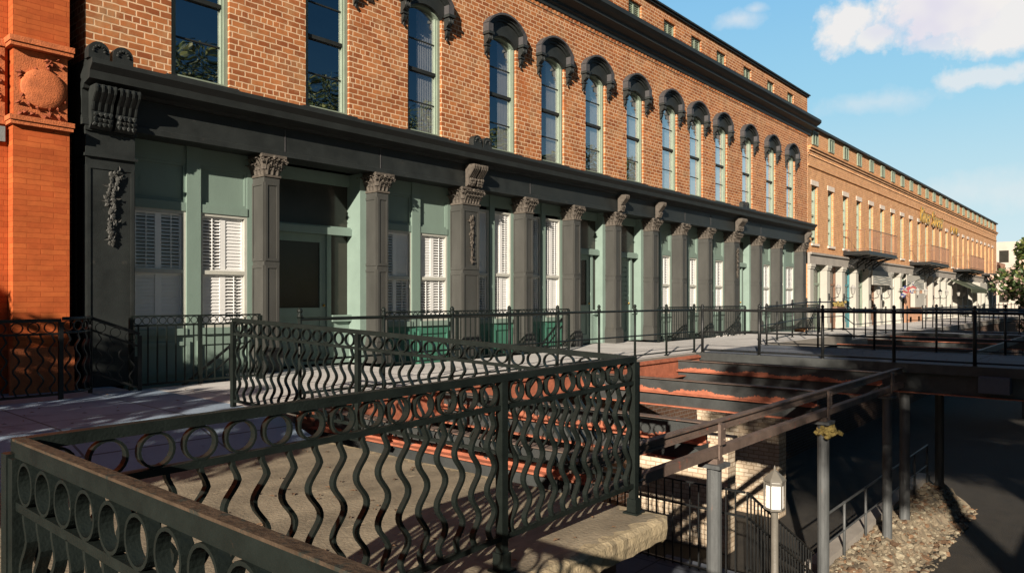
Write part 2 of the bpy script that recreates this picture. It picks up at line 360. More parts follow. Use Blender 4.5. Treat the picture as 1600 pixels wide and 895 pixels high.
struct(MB().box(-1.4, .74, -3.1, 2.36, -1.6, -1.47).build('footbridge_deck', 'concrete_dark'))
# walls of the sunken lane
def wallthing(label, x0, x1, y0, y1, z0, z1, m, name='retaining_wall'):
    b = MB().box(x0, x1, y0, y1, z0, z1); b.box(x0-.02, x1+.02, y0-.04, y1+.0, z1+.002, z1+.1)
    return tag(b.build(name, m), label, 'wall')
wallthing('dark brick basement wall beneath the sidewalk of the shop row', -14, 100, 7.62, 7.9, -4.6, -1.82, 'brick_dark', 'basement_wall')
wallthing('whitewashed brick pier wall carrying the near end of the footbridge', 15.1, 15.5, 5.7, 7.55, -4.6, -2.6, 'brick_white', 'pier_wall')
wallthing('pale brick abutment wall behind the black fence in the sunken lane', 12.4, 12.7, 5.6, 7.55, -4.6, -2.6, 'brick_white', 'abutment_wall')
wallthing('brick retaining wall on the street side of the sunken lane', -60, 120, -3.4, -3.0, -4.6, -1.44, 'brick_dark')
wallthing('low brick parapet added out of view on the street side to shade the lane', 3.0, 120, -3.38, -3.05, -1.33, -.5, 'brick_dark', 'shade_parapet')  # unseen parapet, added to throw shade into the sunken lane
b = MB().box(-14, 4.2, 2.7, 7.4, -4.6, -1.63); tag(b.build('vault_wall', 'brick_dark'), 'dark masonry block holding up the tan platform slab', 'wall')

# ------------------------------------------------------------------ main brick building
B = thing('brick_building', 'brick warehouse with black arched window hoods above a dark iron shopfront', 'building', (3.6, D, -1.2))
XL, XR = 3.60, 31.72
ZB, ZC, ZT = 3.0, 7.05, 8.62
wins = [4.75, 7.02, 9.30, 11.64, 13.46, 15.28, 17.25, 19.24, 20.99, 22.82, 25.0, 27.2, 29.3]
WW, WZ0, WZ1, WR = .90, 3.28, 5.68, .20
def arc(cx, w_, zs, rise, n=10):
    Rr = (w_*w_/4+rise*rise)/(2*rise); a = math.asin(w_/2/Rr)
    return [(cx+Rr*math.sin(-a+2*a*i/n), zs+rise-Rr+Rr*math.cos(-a+2*a*i/n)) for i in range(n+1)]
wl = MB(); y = D
REV = .17
xs = XL
for wx in wins:
    wl.quad((xs, y, ZB), (wx, y, ZB), (wx, y, ZC+.5), (xs, y, ZC+.5))
    wl.quad((wx, y, ZB), (wx+WW, y, ZB), (wx+WW, y, WZ0), (wx, y, WZ0))
    pts = arc(wx+WW/2, WW, WZ1, WR)
    for (xa, za), (xb, zb) in zip(pts[:-1], pts[1:]):
        wl.quad((xa, y, za), (xb, y, zb), (xb, y, ZC+.5), (xa, y, ZC+.5))
        wl.quad((xa, y, za), (xa, y+REV, za), (xb, y+REV, zb), (xb, y, zb))
    wl.quad((wx, y, WZ0), (wx, y, WZ1), (wx, y+REV, WZ1), (wx, y+REV, WZ0))
    wl.quad((wx+WW, y, WZ0), (wx+WW, y+REV, WZ0), (wx+WW, y+REV, WZ1), (wx+WW, y, WZ1))
    wl.quad((wx, y, WZ0), (wx, y+REV, WZ0), (wx+WW, y+REV, WZ0), (wx+WW, y, WZ0))
    xs = wx+WW
wl.quad((xs, y, ZB), (XR, y, ZB), (XR, y, ZC+.5), (xs, y, ZC+.5))
# attic strip with small window holes
aw = [wx+.10 for wx in wins]; AZ0, AZ1, AWW = 7.76, 8.38, .70
xs = XL
for ax in aw:
    wl.quad((xs, y, ZC+.5), (ax, y, ZC+.5), (ax, y, ZT), (xs, y, ZT))
    wl.quad((ax, y, ZC+.5), (ax+AWW, y, ZC+.5), (ax+AWW, y, AZ0), (ax, y, AZ0))
    wl.quad((ax, y, AZ1), (ax+AWW, y, AZ1), (ax+AWW, y, ZT), (ax, y, ZT))
    for q in (((ax, AZ0), (ax, AZ1)), ((ax+AWW, AZ0), (ax+AWW, AZ1)), ((ax, AZ0), (ax+AWW, AZ0)), ((ax, AZ1), (ax+AWW, AZ1))):
        (xa, za), (xb, zb) = q; wl.quad((xa, y, za), (xb, y, zb), (xb, y+.15, zb), (xa, y+.15, za))
    xs = ax+AWW
wl.quad((xs, y, ZC+.5), (XR, y, ZC+.5), (XR, y, ZT), (xs, y, ZT))
for X_ in (XL, XR):
    wl.quad((X_, y, ZB), (X_, y+14, ZB), (X_, y+14, ZT), (X_, y, ZT))
    wl.quad((X_, y+.5, -4.6), (X_, y+14, -4.6), (X_, y+14, ZB), (X_, y+.5, ZB))
wl.quad((XL, y+14, -4.6), (XR, y+14, -4.6), (XR, y+14, ZT), (XL, y+14, ZT))
wl.build('wall', 'brick_main', B)
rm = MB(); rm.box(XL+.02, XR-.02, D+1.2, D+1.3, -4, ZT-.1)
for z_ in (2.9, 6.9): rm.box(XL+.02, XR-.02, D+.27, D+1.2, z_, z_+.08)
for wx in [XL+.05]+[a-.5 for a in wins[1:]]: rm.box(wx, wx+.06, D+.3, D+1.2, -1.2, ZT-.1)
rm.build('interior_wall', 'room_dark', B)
rf = MB(); rf.box(XL-.06, XR+.06, D-.06, D+14, ZT, ZT+.06); rf.box(XL-.10, XR+.10, D-.11, D+14, ZT+.063, ZT+.11); rf.build('roof', 'iron_charcoal', B)
def corn(prof, x0, x1, name, m, parent): MB().prism(prof, x0, x1).build(name, m, parent)
P = [(D+.0, 7.02), (D-.05, 7.02), (D-.05, 7.12), (D-.10, 7.15), (D-.10, 7.22), (D-.30, 7.30), (D-.30, 7.38), (D-.42, 7.44), (D-.50, 7.52), (D-.50, 7.62), (D-.46, 7.63), (D-.46, 7.66), (D, 7.74)]
corn(P, XL-.05, XR+.28, 'cornice', 'iron_charcoal', B)
dn = MB(); dn.box(XL+.05, XR-.02, D-.02, D-.001, 6.925, 7.018)
for i in range(170):
    xx = XL+.1+i*.165
    if xx < XR: dn.box(xx, xx+.07, D-.03, D-.015, 6.94, 7.017)
dn.build('dentil_course', 'brick_main', B)

# window sash meshes (local: x 0..WW, y 0 at the wall face)
def sash():
    f = MB(); a = .13
    f.box(0.003, .07, .05, a+.04, WZ0, WZ1+.03); f.box(WW-.07, WW-.003, .05, a+.04, WZ0, WZ1+.03); f.box(.07, WW-.07, .05, a+.04, WZ0+.002, WZ0+.06)
    f.box(.07, .10, .08, a+.04, WZ0+.06, WZ1+.06); f.box(WW-.10, WW-.07, .08, a+.04, WZ0+.06, WZ1+.06)
    pts = arc(WW/2, WW-.01, WZ1+.0, WR-.01); pi = arc(WW/2, WW-.15, WZ1-.01, WR-.05)
    for i in range(10):
        (xa, za), (xb, zb) = pts[i], pts[i+1]; (xc, zc), (xd, zd) = pi[i], pi[i+1]
        f.add([(xa,.05,za),(xb,.05,zb),(xd,.05,zd),(xc,.05,zc),(xa,.17,za),(xb,.17,zb),(xd,.17,zd),(xc,.17,zc)], [(0,3,2,1),(3,7,6,2),(0,1,5,4)])
    return f.mesh('window_frame', 'green_pale')
def rails():
    f = MB(); f.box(.10, WW-.10, .075, .145, 4.515, 4.58)
    g = MB(); g.box(.10, WW-.10, .11, .135, -.011, .011)
    return f.mesh('meeting_rail', 'iron_charcoal'), g.mesh('sash_bar', 'iron_charcoal')
def pane():
    pi = arc(WW/2, WW-.2, WZ1, WR-.07); v = [(.09, .13, WZ0+.05), (WW-.09, .13, WZ0+.05)] + [(x_, .13, z_) for x_, z_ in reversed(pi)]
    f = MB(); f.add(v, [tuple(range(len(v)))]); return f.mesh('pane', 'pane_glass')
def curt(x0, x1):
    f = MB(); n = 14
    for i in range(n):
        xa = x0+(x1-x0)*i/n; xb = x0+(x1-x0)*(i+1)/n; ya = .155+.015*(i % 2); yb = .155+.015*((i+1) % 2)
        f.quad((xa, ya, WZ0+.03), (xb, yb, WZ0+.03), (xb, yb, WZ1+.1), (xa, ya, WZ1+.1))
    return f.mesh('curtain', 'curtain')
def sillm():
    f = MB(); f.box(-.10, WW+.12, -.09, .20, WZ0-.13, WZ0-.004); f.box(-.06, WW+.08, -.05, .0-.002, WZ0-.19, WZ0-.133); return f.mesh('sill', 'iron_charcoal')
def hood():
    f = MB(); cx = WW/2; zs = 5.97
    def ring_(wo_, ro, wi_, ri, y0, y1, zi):
        n_ = 14; o_ = arc(cx, wo_, zs, ro, n_); i_ = arc(cx, wi_, zi, ri, n_)
        for k in range(n_):
            (xa, za), (xb, zb) = o_[k], o_[k+1]; (xc, zc), (xd, zd) = i_[k], i_[k+1]
            f.add([(xa,y0,za),(xb,y0,zb),(xd,y0,zd),(xc,y0,zc),(xa,-.001,za),(xb,-.001,zb),(xd,y1,zd),(xc,y1,zc)], [(0,3,2,1),(0,1,5,4),(3,7,6,2)])
    ring_(WW+.42, .35, WW+.35, .315, -.17, -.11, zs-.01)          # thin projecting crown moulding
    f.mi = 1  # inner bands take darker iron to stand in for the recess shade
    ring_(WW+.345, .31, WW+.29, .285, -.105, -.07, zs-.03)
    ring_(WW+.285, .28, WW+.22, .25, -.065, -.035, zs-.06)
    ring_(WW+.21, .245, WW-.03, .18, -.03, .10, zs-.295)
    f.mi = 0
    for sx in (-1, 1):
        xa = cx+sx*(WW/2+.05); xb = cx+sx*(WW/2+.20); f.box(xa, xb, -.165, -.002, 5.79, 5.965)
    return f.mesh('window_hood', ['iron_hood', 'iron_charcoal'])
def hoodbr():
    f = MB()
    f.box(-.095, .095, -.25, -.002, -.045, 0); pr = []
    for i in range(9):
        a = PI*i/8; pr.append((-.10-.09*math.cos(a-.6), -.15-.10*math.sin(a-.2)))
    f.prism([(-.002, -.05), (-.19, -.05), (-.20, -.10), (-.16, -.16), (-.09, -.20), (-.06, -.215), (-.002, -.215)], -.06, .06)
    f.box(-.075, .075, -.13, -.002, -.245, -.218)
    f.prism([(-.002, -.247), (-.10, -.247), (-.105, -.29), (-.075, -.34), (-.03, -.37), (-.002, -.40)], -.042, .042)
    f.blob((0, -.045, -.40), .038, (1, .8, 1.1), k=.1)
    for sx in (-1, 0, 1): f.blob((sx*.05, -.21, -.11), .028, (1, .6, 1.8), k=.1)
    return f.mesh('hood_bracket', 'iron_charcoal')
mS, mR, mP, mC, mSi, mH, mHB = sash(), rails(), pane(), curt(.44, .82), sillm(), hood(), hoodbr()
mC2 = curt(.38, .82)
off = B.location
for i, wx in enumerate(wins):
    wn = inst('window', mS, B, Vector((wx, D, 0))-off)
    inst('meeting_rail', mR[0], wn); inst('sash_bar', mR[1], wn, (0, 0, 3.92)); inst('sash_bar', mR[1], wn, (0, 0, 5.16)); inst('pane', mP, wn)
    if i >= 2: inst('curtain', mC if i % 2 else mC2, wn, (0, 0.02, 0))
    inst('sill', mSi, wn)
    h = inst('window_hood', mH, B, Vector((wx, D, 0))-off)
    for sx in (-1, 1): inst('hood_bracket', mHB, h, (WW/2+sx*(WW/2+.125), 0, 5.78), sc=(.95, .78, 1.2))
def attw():
    f = MB(); H = .62; W = .70
    f.box(0.002, .06, .06, .13, 0.002, H-.002); f.box(W-.06, W-.002, .06, .13, 0.002, H-.002); f.box(.06, W-.06, .06, .13, 0.003, .06); f.box(.06, W-.06, .06, .13, H-.06, H-.003); f.box(W/2-.03, W/2+.03, .06, .13, .06, H-.06)
    for k in range(9): f.box(.06, W/2-.03, .08, .12, .075+k*.053, .10+k*.053); f.box(W/2+.03, W-.06, .08, .12, .075+k*.053, .10+k*.053)
    f.quad((.06, .125, .06), (W-.06, .125, .06), (W-.06, .125, H-.06), (.06, .125, H-.06))
    return f.mesh('attic_window', 'green_shutter')
mA = attw()
for ax in aw: inst('attic_window', mA, B, Vector((ax, D, AZ0))-off)

# --- iron entablature over the shop front
ZF0, ZF1 = 2.35, 2.82
P = [(D+.45, ZF0), (D-.06, ZF0), (D-.06, 2.43), (D-.03, 2.44), (D-.03, ZF1), (D-.08, ZF1+.01), (D-.10, 2.88), (D-.30, 2.92), (D-.32, 3.02), (D-.40, 3.10), (D-.40, 3.16), (D-.37, 3.17), (D, 3.20), (D+.45, 3.20)]
corn(P, XL-.05, XR+.05, 'entablature', 'iron_charcoal', B)
jt = MB()
for xx in (6.6, 8.6, 13.0, 16.9, 20.6, 22.4, 26.6): jt.box(xx, xx+.012, D-.038, D-.031, 2.44, 2.81)
jt.build('joint_strip', 'iron_hood', B)
for X_ in (3.8, 11.05, 24.5):              # twin rounded antefixes on the cornice
    for k in (-.15, .15):
        f = MB(); a = [(X_+k+.13*math.cos(PI*i/10), 3.17+.10+.13*math.sin(PI*i/10)) for i in range(11)] + [(X_+k-.13, 3.17), (X_+k+.13, 3.17)]
        n = len(a); f.add([(x_, D-.36, z_) for x_, z_ in a]+[(x_, D-.22, z_) for x_, z_ in a], [tuple(range(n))[::-1], tuple(range(n, 2*n))]+[(i, (i+1) % n, n+(i+1) % n, n+i) for i in range(n)])
        for i in range(7): an = PI*i/6; f.blob((X_+k+.07*math.cos(an), D-.365, 3.27+.07*math.sin(an)), .02, k=.1)
        f.build('antefix', 'iron_charcoal', B)
# --- iron columns
def leaf(f, base, out, side, h, w_, curl):
    base = Vector(base); out = Vector(out); side = Vector(side); up = Vector((0, 0, 1))
    rows = [(0, .01, .75), (.35, .022, 1.0), (.7, .05, .95), (.92, .085, .7), (1.0, .115, .4), (.9, .13, .15)]
    v = []
    for t_, o_, ws in rows:
        c = base + up*h*t_ + out*(o_*curl)
        v += [c - side*w_/2*ws - out*.008, c + out*.014, c + side*w_/2*ws - out*.008]
    fs = []
    for i in range(len(rows)-1): fs += [(i*3, i*3+1, i*3+4, i*3+3), (i*3+1, i*3+2, i*3+5, i*3+4)]
    f.add(v, fs)
def capital(x0, x1, z0, z1, yf, dep):
    f = MB(); H = z1-z0
    f.box(x0-.02, x1+.02, yf-.02, yf+dep, z0, z0+.035)
    n = 4; 
    v0 = [(x0, yf, z0+.035), (x1, yf, z0+.035), (x1, yf+dep, z0+.035), (x0, yf+dep, z0+.035)]
    v1 = [(x0-.05, yf-.05, z1-.05), (x1+.05, yf-.05, z1-.05), (x1+.05, yf+dep, z1-.05), (x0-.05, yf+dep, z1-.05)]
    f.add(v0+v1, [(0,1,5,4),(1,2,6,5),(2,3,7,6),(3,0,4,7)])
    f.box(x0-.085, x1+.085, yf-.085, yf+dep, z1-.05, z1-.003)
    nx = max(3, int((x1-x0)/.085)); ny = max(3, int(dep/.10))
    for row, (zb, hh) in enumerate(((z0+.035, H*.46), (z0+H*.32, H*.48))):
        k = row*.5
        for i in range(nx+row):
            xx = x0+(x1-x0)*(i+.5-k)/nx; leaf(f, (xx, yf-.005-.02*row, zb), (0, -1, 0), (1, 0, 0), hh, .085, 1)
        for i in range(ny+row):
            yy = yf+dep*(i+.5-k)/ny
            leaf(f, (x0-.005-.02*row, yy, zb), (-1, 0, 0), (0, 1, 0), hh, .09, 1); leaf(f, (x1+.005+.02*row, yy, zb), (1, 0, 0), (0, 1, 0), hh, .09, 1)
    for (cx_, cy_) in ((x0-.07, yf-.07), (x1+.07, yf-.07)):       # corner volutes
        for i in range(8):
            a = 2*PI*i/8*1.3; r_ = .052-.005*i; f.blob((cx_+r_*math.cos(a)*.7, cy_+.3*r_*math.sin(a), z1-.10+r_*math.sin(a)), .022, k=.15)
    f.blob(((x0+x1)/2, yf-.085, z1-.05), .035, k=.2)
    return f
def console(X_, wd, z0, z1, yf):
    f = MB(); H = z1-z0
    pr = [(yf, z1), (yf-.24, z1), (yf-.25, z1-.04), (yf-.235, z1-.10), (yf-.19, z1-.15), (yf-.13, z1-.22), (yf-.10, z0+H*.42), (yf-.12, z0+H*.25), (yf-.10, z0+H*.1), (yf-.04, z0), (yf, z0)]
    f.prism(pr, X_-wd/2, X_+wd/2)
    for k in (-1, -.33, .33, 1):                     # raised ribs
        xx = X_+k*(wd/2-.018); pr2 = [(y_-.018, z_) for y_, z_ in pr[1:7]]+[(y_+.01, z_) for y_, z_ in reversed(pr[1:7])]
        f.prism(pr2, xx-.012, xx+.012)
    for j in range(3):
        for i in range(4): f.blob((X_+(i-1.5)*wd/4.4, yf-.135+.02*j, z0+H*(.32-.11*j)), .03, (1, .7, 1.2), k=.3)
    return f
def column(x0, x1, cons=0, garland=False, wide=False):
    yf = D-.02; dep = .40; f = MB(); zt = 1.99
    f.box(x0, x1, yf, D+dep, -1.2 if not wide else -1.2, zt if not wide else 2.349)
    t = .045; p = .014
    for (a, b) in ((-.80, .55), (.62, zt-.09)) if not wide else ((-.75, 1.82),):
        f.box(x0+.012, x0+.012+t, yf-p, yf-.001, a, b); f.box(x1-.012-t, x1-.012, yf-p, yf-.001, a, b)
        f.box(x0+.012+t, x1-.012-t, yf-p, yf-.001, b-t, b); f.box(x0+.012+t, x1-.012-t, yf-p, yf-.001, a, a+t)
        f.box(x0-p, x0-.001, yf+.015, yf+.015+t, a, b); f.box(x0-p, x0-.001, D+dep-.09, D+dep-.045, a, b)
        f.box(x0-p, x0-.001, yf+.06, D+dep-.09, b-t, b); f.box(x0-p, x0-.001, yf+.06, D+dep-.09, a, a+t)
    f.box(x0-.04, x1+.04, yf-.045, yf-.016, -1.2, -.86); f.box(x0-.04, x0-.016, yf-.016, D+dep, -1.2, -.86); f.box(x1+.001, x1+.04, yf-.016, D+dep, -1.2, -.86)
    f.box(x0-.025, x1+.025, yf-.03, yf-.0165, -.859, -.81); f.box(x0-.025, x0-.0165, yf-.0165, D+dep, -.859, -.81)
    o = f.build('pilaster' if wide else 'column', 'iron_column' if not wide else 'iron_charcoal', B, )
    if not wide:
        c = capital(x0, x1, zt, ZF0, yf, dep); c.build('capital', 'iron_capital', o)
        if cons:
            for k in range(cons):
                X_ = (x0+x1)/2+(k-(cons-1)/2)*.24; console(X_, .19, 2.36, 2.81, D-.062).build('console', 'iron_capital', o)
    else:
        m = MB(); m.box(x0-.025, x1+.025, yf-.04, yf-.001, 1.93, 1.97); m.box(x0-.025, x0-.001, yf-.001, D+dep, 1.93, 1.97); m.box(x0-.015, x1+.015, yf-.03, yf-.001, 2.28, 2.347); m.build('moulding', 'iron_charcoal', o)
        for k in (-.155, .155): console((x0+x1)/2+k, .27, 2.30, 2.86, D-.045).build('console', 'iron_charcoal', o)
    if garland:
        m = MB(); xc = (x0+x1)/2; zt_ = 1.75; n = 90 if wide else 60
        ln = 1.0
        for i in range(n):
            t_ = i/n; wv = (.11 if wide else .075)*(1-.65*t_)*(.75+.35*math.sin(t_*19)); zz = zt_-ln*t_
            xx = xc+random.uniform(-wv, wv)
            a = random.uniform(0, 2*PI); r_ = random.uniform(.018, .034)
            m.blob((xx, yf-.012-random.uniform(0, .03), zz), r_, (1, .6, 1.3), k=.4)
            if i % 3 == 0:
                d_ = Vector((math.cos(a), 0, math.sin(a))); m.add([Vector((xx, yf-.03, zz)), Vector((xx, yf-.05, zz))+d_*.05+Vector((-d_.z, 0, d_.x))*.022, Vector((xx, yf-.03, zz))+d_*.1, Vector((xx, yf-.045, zz))+d_*.05-Vector((-d_.z, 0, d_.x))*.022], [(0, 1, 2, 3)])
        m.build('garland', 'iron_capital' if not wide else 'iron_column', o)
    return o
COLS = [(3.60, 4.233), (6.235, 6.51), (8.53, 8.80), (10.79, 11.30), (12.85, 13.13), (14.75, 15.03), (16.65, 16.95), (18.66, 18.98), (20.45, 20.74), (22.25, 22.54), (24.25, 24.72), (26.47, 26.75), (28.52, 28.8), (31.12, 31.5)]
column(*COLS[0], wide=True, garland=True)
for i, c in enumerate(COLS[1:], 1):
    column(*c, cons={3: 2, 6: 1, 7: 1, 10: 2, 13: 1}.get(i, 0), garland=i in (3, 10))
# --- shop front bays
YG = D+.34
def bx(f, x0, x1, z0, z1, y0=YG, y1=YG+.08): f.box(x0, x1, y0, y1, z0, z1)
_sh = {}
def shutter_mesh(w_, h, ang):
    key = (round(w_, 2), round(h, 2), ang)
    if key in _sh: return _sh[key]
    f = MB(); t = .045
    f.box(0, t, 0, .03, 0, h); f.box(w_-t, w_, 0, .03, 0, h); f.box(t, w_-t, 0, .03, 0, t); f.box(t, w_-t, 0, .03, h-t, h)
    n = int((h-2*t)/.052); a = R(ang)
    for i in range(n):
        z_ = t+(i+.5)*(h-2*t)/n; dy = .026*math.cos(a); dz = .026*math.sin(a)
        f.add([(t, .015-dy, z_-dz), (w_-t, .015-dy, z_-dz), (w_-t, .015+dy, z_+dz), (t, .015+dy, z_+dz), (t, .015-dy, z_-dz+.007), (w_-t, .015-dy, z_-dz+.007), (w_-t, .015+dy, z_+dz+.007), (t, .015+dy, z_+dz+.007)],
              [(0,3,2,1),(4,5,6,7),(0,1,5,4),(2,3,7,6)])
    if ang < 40: f.box(w_/2-.006, w_/2+.006, -.02, -.008, t, h-t)
    _sh[key] = f.mesh('shutter', 'shutter_white'); return _sh[key]
def win_bay(x0, x1, tall=False, closed=(0, 0, 0, 0), depth=-1.2):
    f = MB(); W = x1-x0; e = .10; mu = .22 if W > 1.8 else .16
    zt = 2.08; zs = 1.35 if not tall else 2.0; zb = -.55
    xm = (x0+x1)/2
    bx(f, x0, x0+e, zb, 2.35); bx(f, x1-e, x1, zb, 2.35); bx(f, xm-mu/2, xm+mu/2, zb, 2.35, YG-.03, YG+.08)
    for a, b in ((x0+e, xm-mu/2), (xm+mu/2, x1-e)):
        bx(f, a, b, zt, 2.349)
        if not tall:
            bx(f, a, b, zs, zs+.13, YG-.015, YG+.08); bx(f, a, b, zs+.131, zt-.001, YG+.04, YG+.07)
            for q in ((a, a+.04, zs+.131, zt-.001), (b-.04, b, zs+.131, zt-.001)): bx(f, *q, YG+.015, YG+.039)
            bx(f, a+.04, b-.04, zt-.04, zt-.001, YG+.015, YG+.039); bx(f, a+.04, b-.04, zs+.131, zs+.17, YG+.015, YG+.039)
        bx(f, a, b, zb, zb+.10, YG-.05, YG+.08)
    o = f.build('shopfront_window', 'green_paint', B)
    d = MB(); bx(d, x0, x1, depth-.9, zb-.001, YG+.0, YG+.06)
    for a, b in ((x0+.08, xm-.06), (xm+.06, x1-.08)):
        for q in ((a, b, zb-.16, zb-.10), (a, b, depth+.05, depth+.11), (a, a+.06, depth+.111, zb-.161), (b-.06, b, depth+.111, zb-.161)): bx(d, *q, YG-.03, YG-.001)
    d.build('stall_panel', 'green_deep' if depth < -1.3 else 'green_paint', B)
    zmid = .42 if not tall else .55
    for j, (a, b) in enumerate(((x0+e, xm-mu/2), (xm+mu/2, x1-e))):
        fr = MB(); t = .045
        for q in ((a, a+t, zb+.1, zs), (b-t, b, zb+.1, zs), (a+t, b-t, zs-t, zs), (a+t, b-t, zb+.1, zb+.1+t), (a+t, b-t, zmid-.03, zmid+.03)): bx(fr, *q, YG+.005, YG+.045)
        fr.build('sash', 'cream_paint', o)
        pn = MB(); pn.quad((a+t, YG+.03, zb+.14), (b-t, YG+.03, zb+.14), (b-t, YG+.03, zs-t), (a+t, YG+.03, zs-t)); pn.build('pane', 'shutter_glass', o)
        hw = (b-a-2*.03)/2
        for lv, (z0_, z1_) in enumerate(((zb+.12, zmid-.01), (zmid+.01, zs-.03))):
            for k in range(2):
                cl = closed[(lv*2+k+j) % 4]
                s_ = inst('shutter', shutter_mesh(hw, z1_-z0_, 72 if cl else 38), o, Vector((a+.03+k*hw, YG+.052, z0_))-off)
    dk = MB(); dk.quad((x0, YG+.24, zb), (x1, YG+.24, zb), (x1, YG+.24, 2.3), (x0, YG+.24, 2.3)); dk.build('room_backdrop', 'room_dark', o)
def door_bay(x0, x1, kind='glass', rec=.14):
    f = MB(); y0 = YG+rec; W = x1-x0; zt = 2.08; ztr = 1.26
    def q(a, b, z0_, z1_, ya=y0, yb=y0+.09): f.box(a, b, ya, yb, z0_, z1_)
    q(x0, x0+.10, -1.2, 2.35, YG, y0+.09); q(x1-.14, x1, -1.2, 2.35, YG-.04, y0+.09); q(x0+.1, x1-.14, 2.13, 2.349)
    q(x0+.1, x1-.14, ztr-.07, ztr+.06, y0-.09, y0+.09); q(x0+.1, x1-.14, ztr+.061, ztr+.09, y0-.05, y0+.09)
    sw = .42 if W > 1.9 else .24
    xs_ = x1-.14-sw
    q(xs_-.09, xs_, -1.2, ztr-.071, y0-.02, y0+.09)
    q(xs_, x1-.14, -1.2, -.42); q(xs_, x1-.14, -.42, -.30, y0-.08, y0+.09)
    fr = f.build('doorway', 'green_door', B)
    g_ = MB(); g_.quad((xs_, y0+.06, -.31), (x1-.14, y0+.06, -.31), (x1-.14, y0+.06, ztr-.06), (xs_, y0+.06, ztr-.06)); g_.quad((x0+.1, y0+.06, ztr+.08), (x1-.14, y0+.06, ztr+.08), (x1-.14, y0+.06, 2.14), (x0+.1, y0+.06, 2.14)); g_.build('transom_glass', 'dark_glass', fr)
    d = MB(); a, b = x0+.12, xs_-.092; y1 = y0+.03; st = .12
    def r(aa, bb, z0_, z1_, ya=y1, yb=y1+.05): d.box(aa, bb, ya, yb, z0_, z1_)
    r(a, a+st, -1.19, ztr-.075); r(b-st, b, -1.19, ztr-.075); r(a+st, b-st, -1.19, -.95); r(a+st, b-st, ztr-.22, ztr-.075); r(a+st, b-st, -.32, -.16)
    r(a+st, b-st, -.95, -.32, y1+.025, y1+.045)
    if kind == 'louvre':
        for k in range(9): r(a+st, b-st, -.15+k*.135, -.05+k*.135, y1+.005, y1+.03)
    dr = d.build('door', 'green_door', fr)
    h_ = MB(); h_.blob((b-.06, y1-.04, -.12), .03, k=0); h_.build('door_handle', 'gold', fr)
    if kind != 'louvre': g_ = MB(); g_.quad((a+st, y1+.03, -.17), (b-st, y1+.03, -.17), (b-st, y1+.03, ztr-.2), (a+st, y1+.03, ztr-.2)); g_.build('door_glass', 'dark_glass', fr)
    else: g_ = MB(); r2 = g_.quad((a+st, y1+.03, -.17), (b-st, y1+.03, -.17), (b-st, y1+.03, ztr-.2), (a+st, y1+.03, ztr-.2)); g_.build('door_panel', 'green_door', fr)
Cn = COLS
def bay(i): return Cn[i][1], Cn[i+1][0]
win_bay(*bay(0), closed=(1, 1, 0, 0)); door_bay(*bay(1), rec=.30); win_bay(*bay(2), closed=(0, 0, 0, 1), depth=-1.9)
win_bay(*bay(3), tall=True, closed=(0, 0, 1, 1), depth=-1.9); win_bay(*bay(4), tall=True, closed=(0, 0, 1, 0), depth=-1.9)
door_bay(*bay(5)); door_bay(*bay(6), kind='louvre')
win_bay(*bay(7), closed=(0, 0, 1, 1)); win_bay(*bay(8), closed=(0, 0, 1, 1)); win_bay(*bay(9), closed=(0, 1, 1, 1)); door_bay(*bay(10)); win_bay(*bay(11), closed=(0, 1, 1, 1)); win_bay(*bay(12), closed=(0, 1, 1, 1))

# ------------------------------------------------------------------ orange terracotta building on the left
O = thing('orange_building', 'orange brick building with carved terracotta panel at the left edge', 'building', (3.4, D, -1.2))
f = MB(); f.box(-16, 2.74, D+.10, D+12, -1.2, 14); f.build('wall', 'brick_orange', O)
f = MB(); f.box(2.745, 3.38, D-.10, D+1, -1.199, 2.20); f.box(2.745, 3.38, D-.10, D+1, 3.26, 14); f.box(2.76, 3.37, D-.06, D+1, 2.2, 3.26); f.build('pier', 'brick_orange', O)
def tpanel(x0, x1, y_, leafy, name):
    f = MB(); f.box(x0, x1, y_, y_+.05, 2.30, 3.16)
    o = f.build(name, 'terracotta', O); q = MB(); xc = (x0+x1)/2
    if leafy:
        r_ = .255
        n = 24; rings = [(r_, 0), (r_, .03), (r_*.95, .042), (r_*.6, .052), (.0001, .056)]
        v = []; fs = []
        for rr, dd in rings:
            for k in range(n): v.append((xc+.02+rr*math.cos(2*PI*k/n), y_-dd, 2.70+rr*math.sin(2*PI*k/n)))
        for i in range(len(rings)-1):
            for k in range(n): fs.append((i*n+k, i*n+(k+1) % n, (i+1)*n+(k+1) % n, (i+1)*n+k))
        q.add(v, fs)
        q.build('boss', 'terracotta', o, smooth=True)
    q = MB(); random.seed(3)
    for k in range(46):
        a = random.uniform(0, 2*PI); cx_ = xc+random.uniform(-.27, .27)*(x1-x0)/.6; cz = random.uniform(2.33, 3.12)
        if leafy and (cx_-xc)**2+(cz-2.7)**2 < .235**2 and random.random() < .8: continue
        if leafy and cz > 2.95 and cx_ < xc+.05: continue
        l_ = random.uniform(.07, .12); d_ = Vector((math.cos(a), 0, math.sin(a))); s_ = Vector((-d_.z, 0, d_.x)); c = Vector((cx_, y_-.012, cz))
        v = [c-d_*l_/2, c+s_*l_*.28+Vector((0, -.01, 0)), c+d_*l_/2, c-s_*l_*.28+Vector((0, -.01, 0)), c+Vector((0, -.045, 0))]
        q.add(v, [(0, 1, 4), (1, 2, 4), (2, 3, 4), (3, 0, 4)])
    q.build('carved_leaves', 'terracotta_shaded', o)
tpanel(2.765, 3.365, D-.062, True, 'terracotta_panel')
tpanel(2.0, 2.70, D+.06, False, 'terracotta_panel')
f = MB()
for prs in (((3.17, .05), (3.22, .07)), ((2.19, .05), (2.24, .06))):
    f = MB()
    for z_, dz in prs:
        p_ = .13 if dz > .055 else .10
        f.box(2.745-p_*.4, 3.38+p_*.3, D-.10-p_*.6, D+.2, z_, z_+dz)
    f.build('moulding', 'terracotta', O)
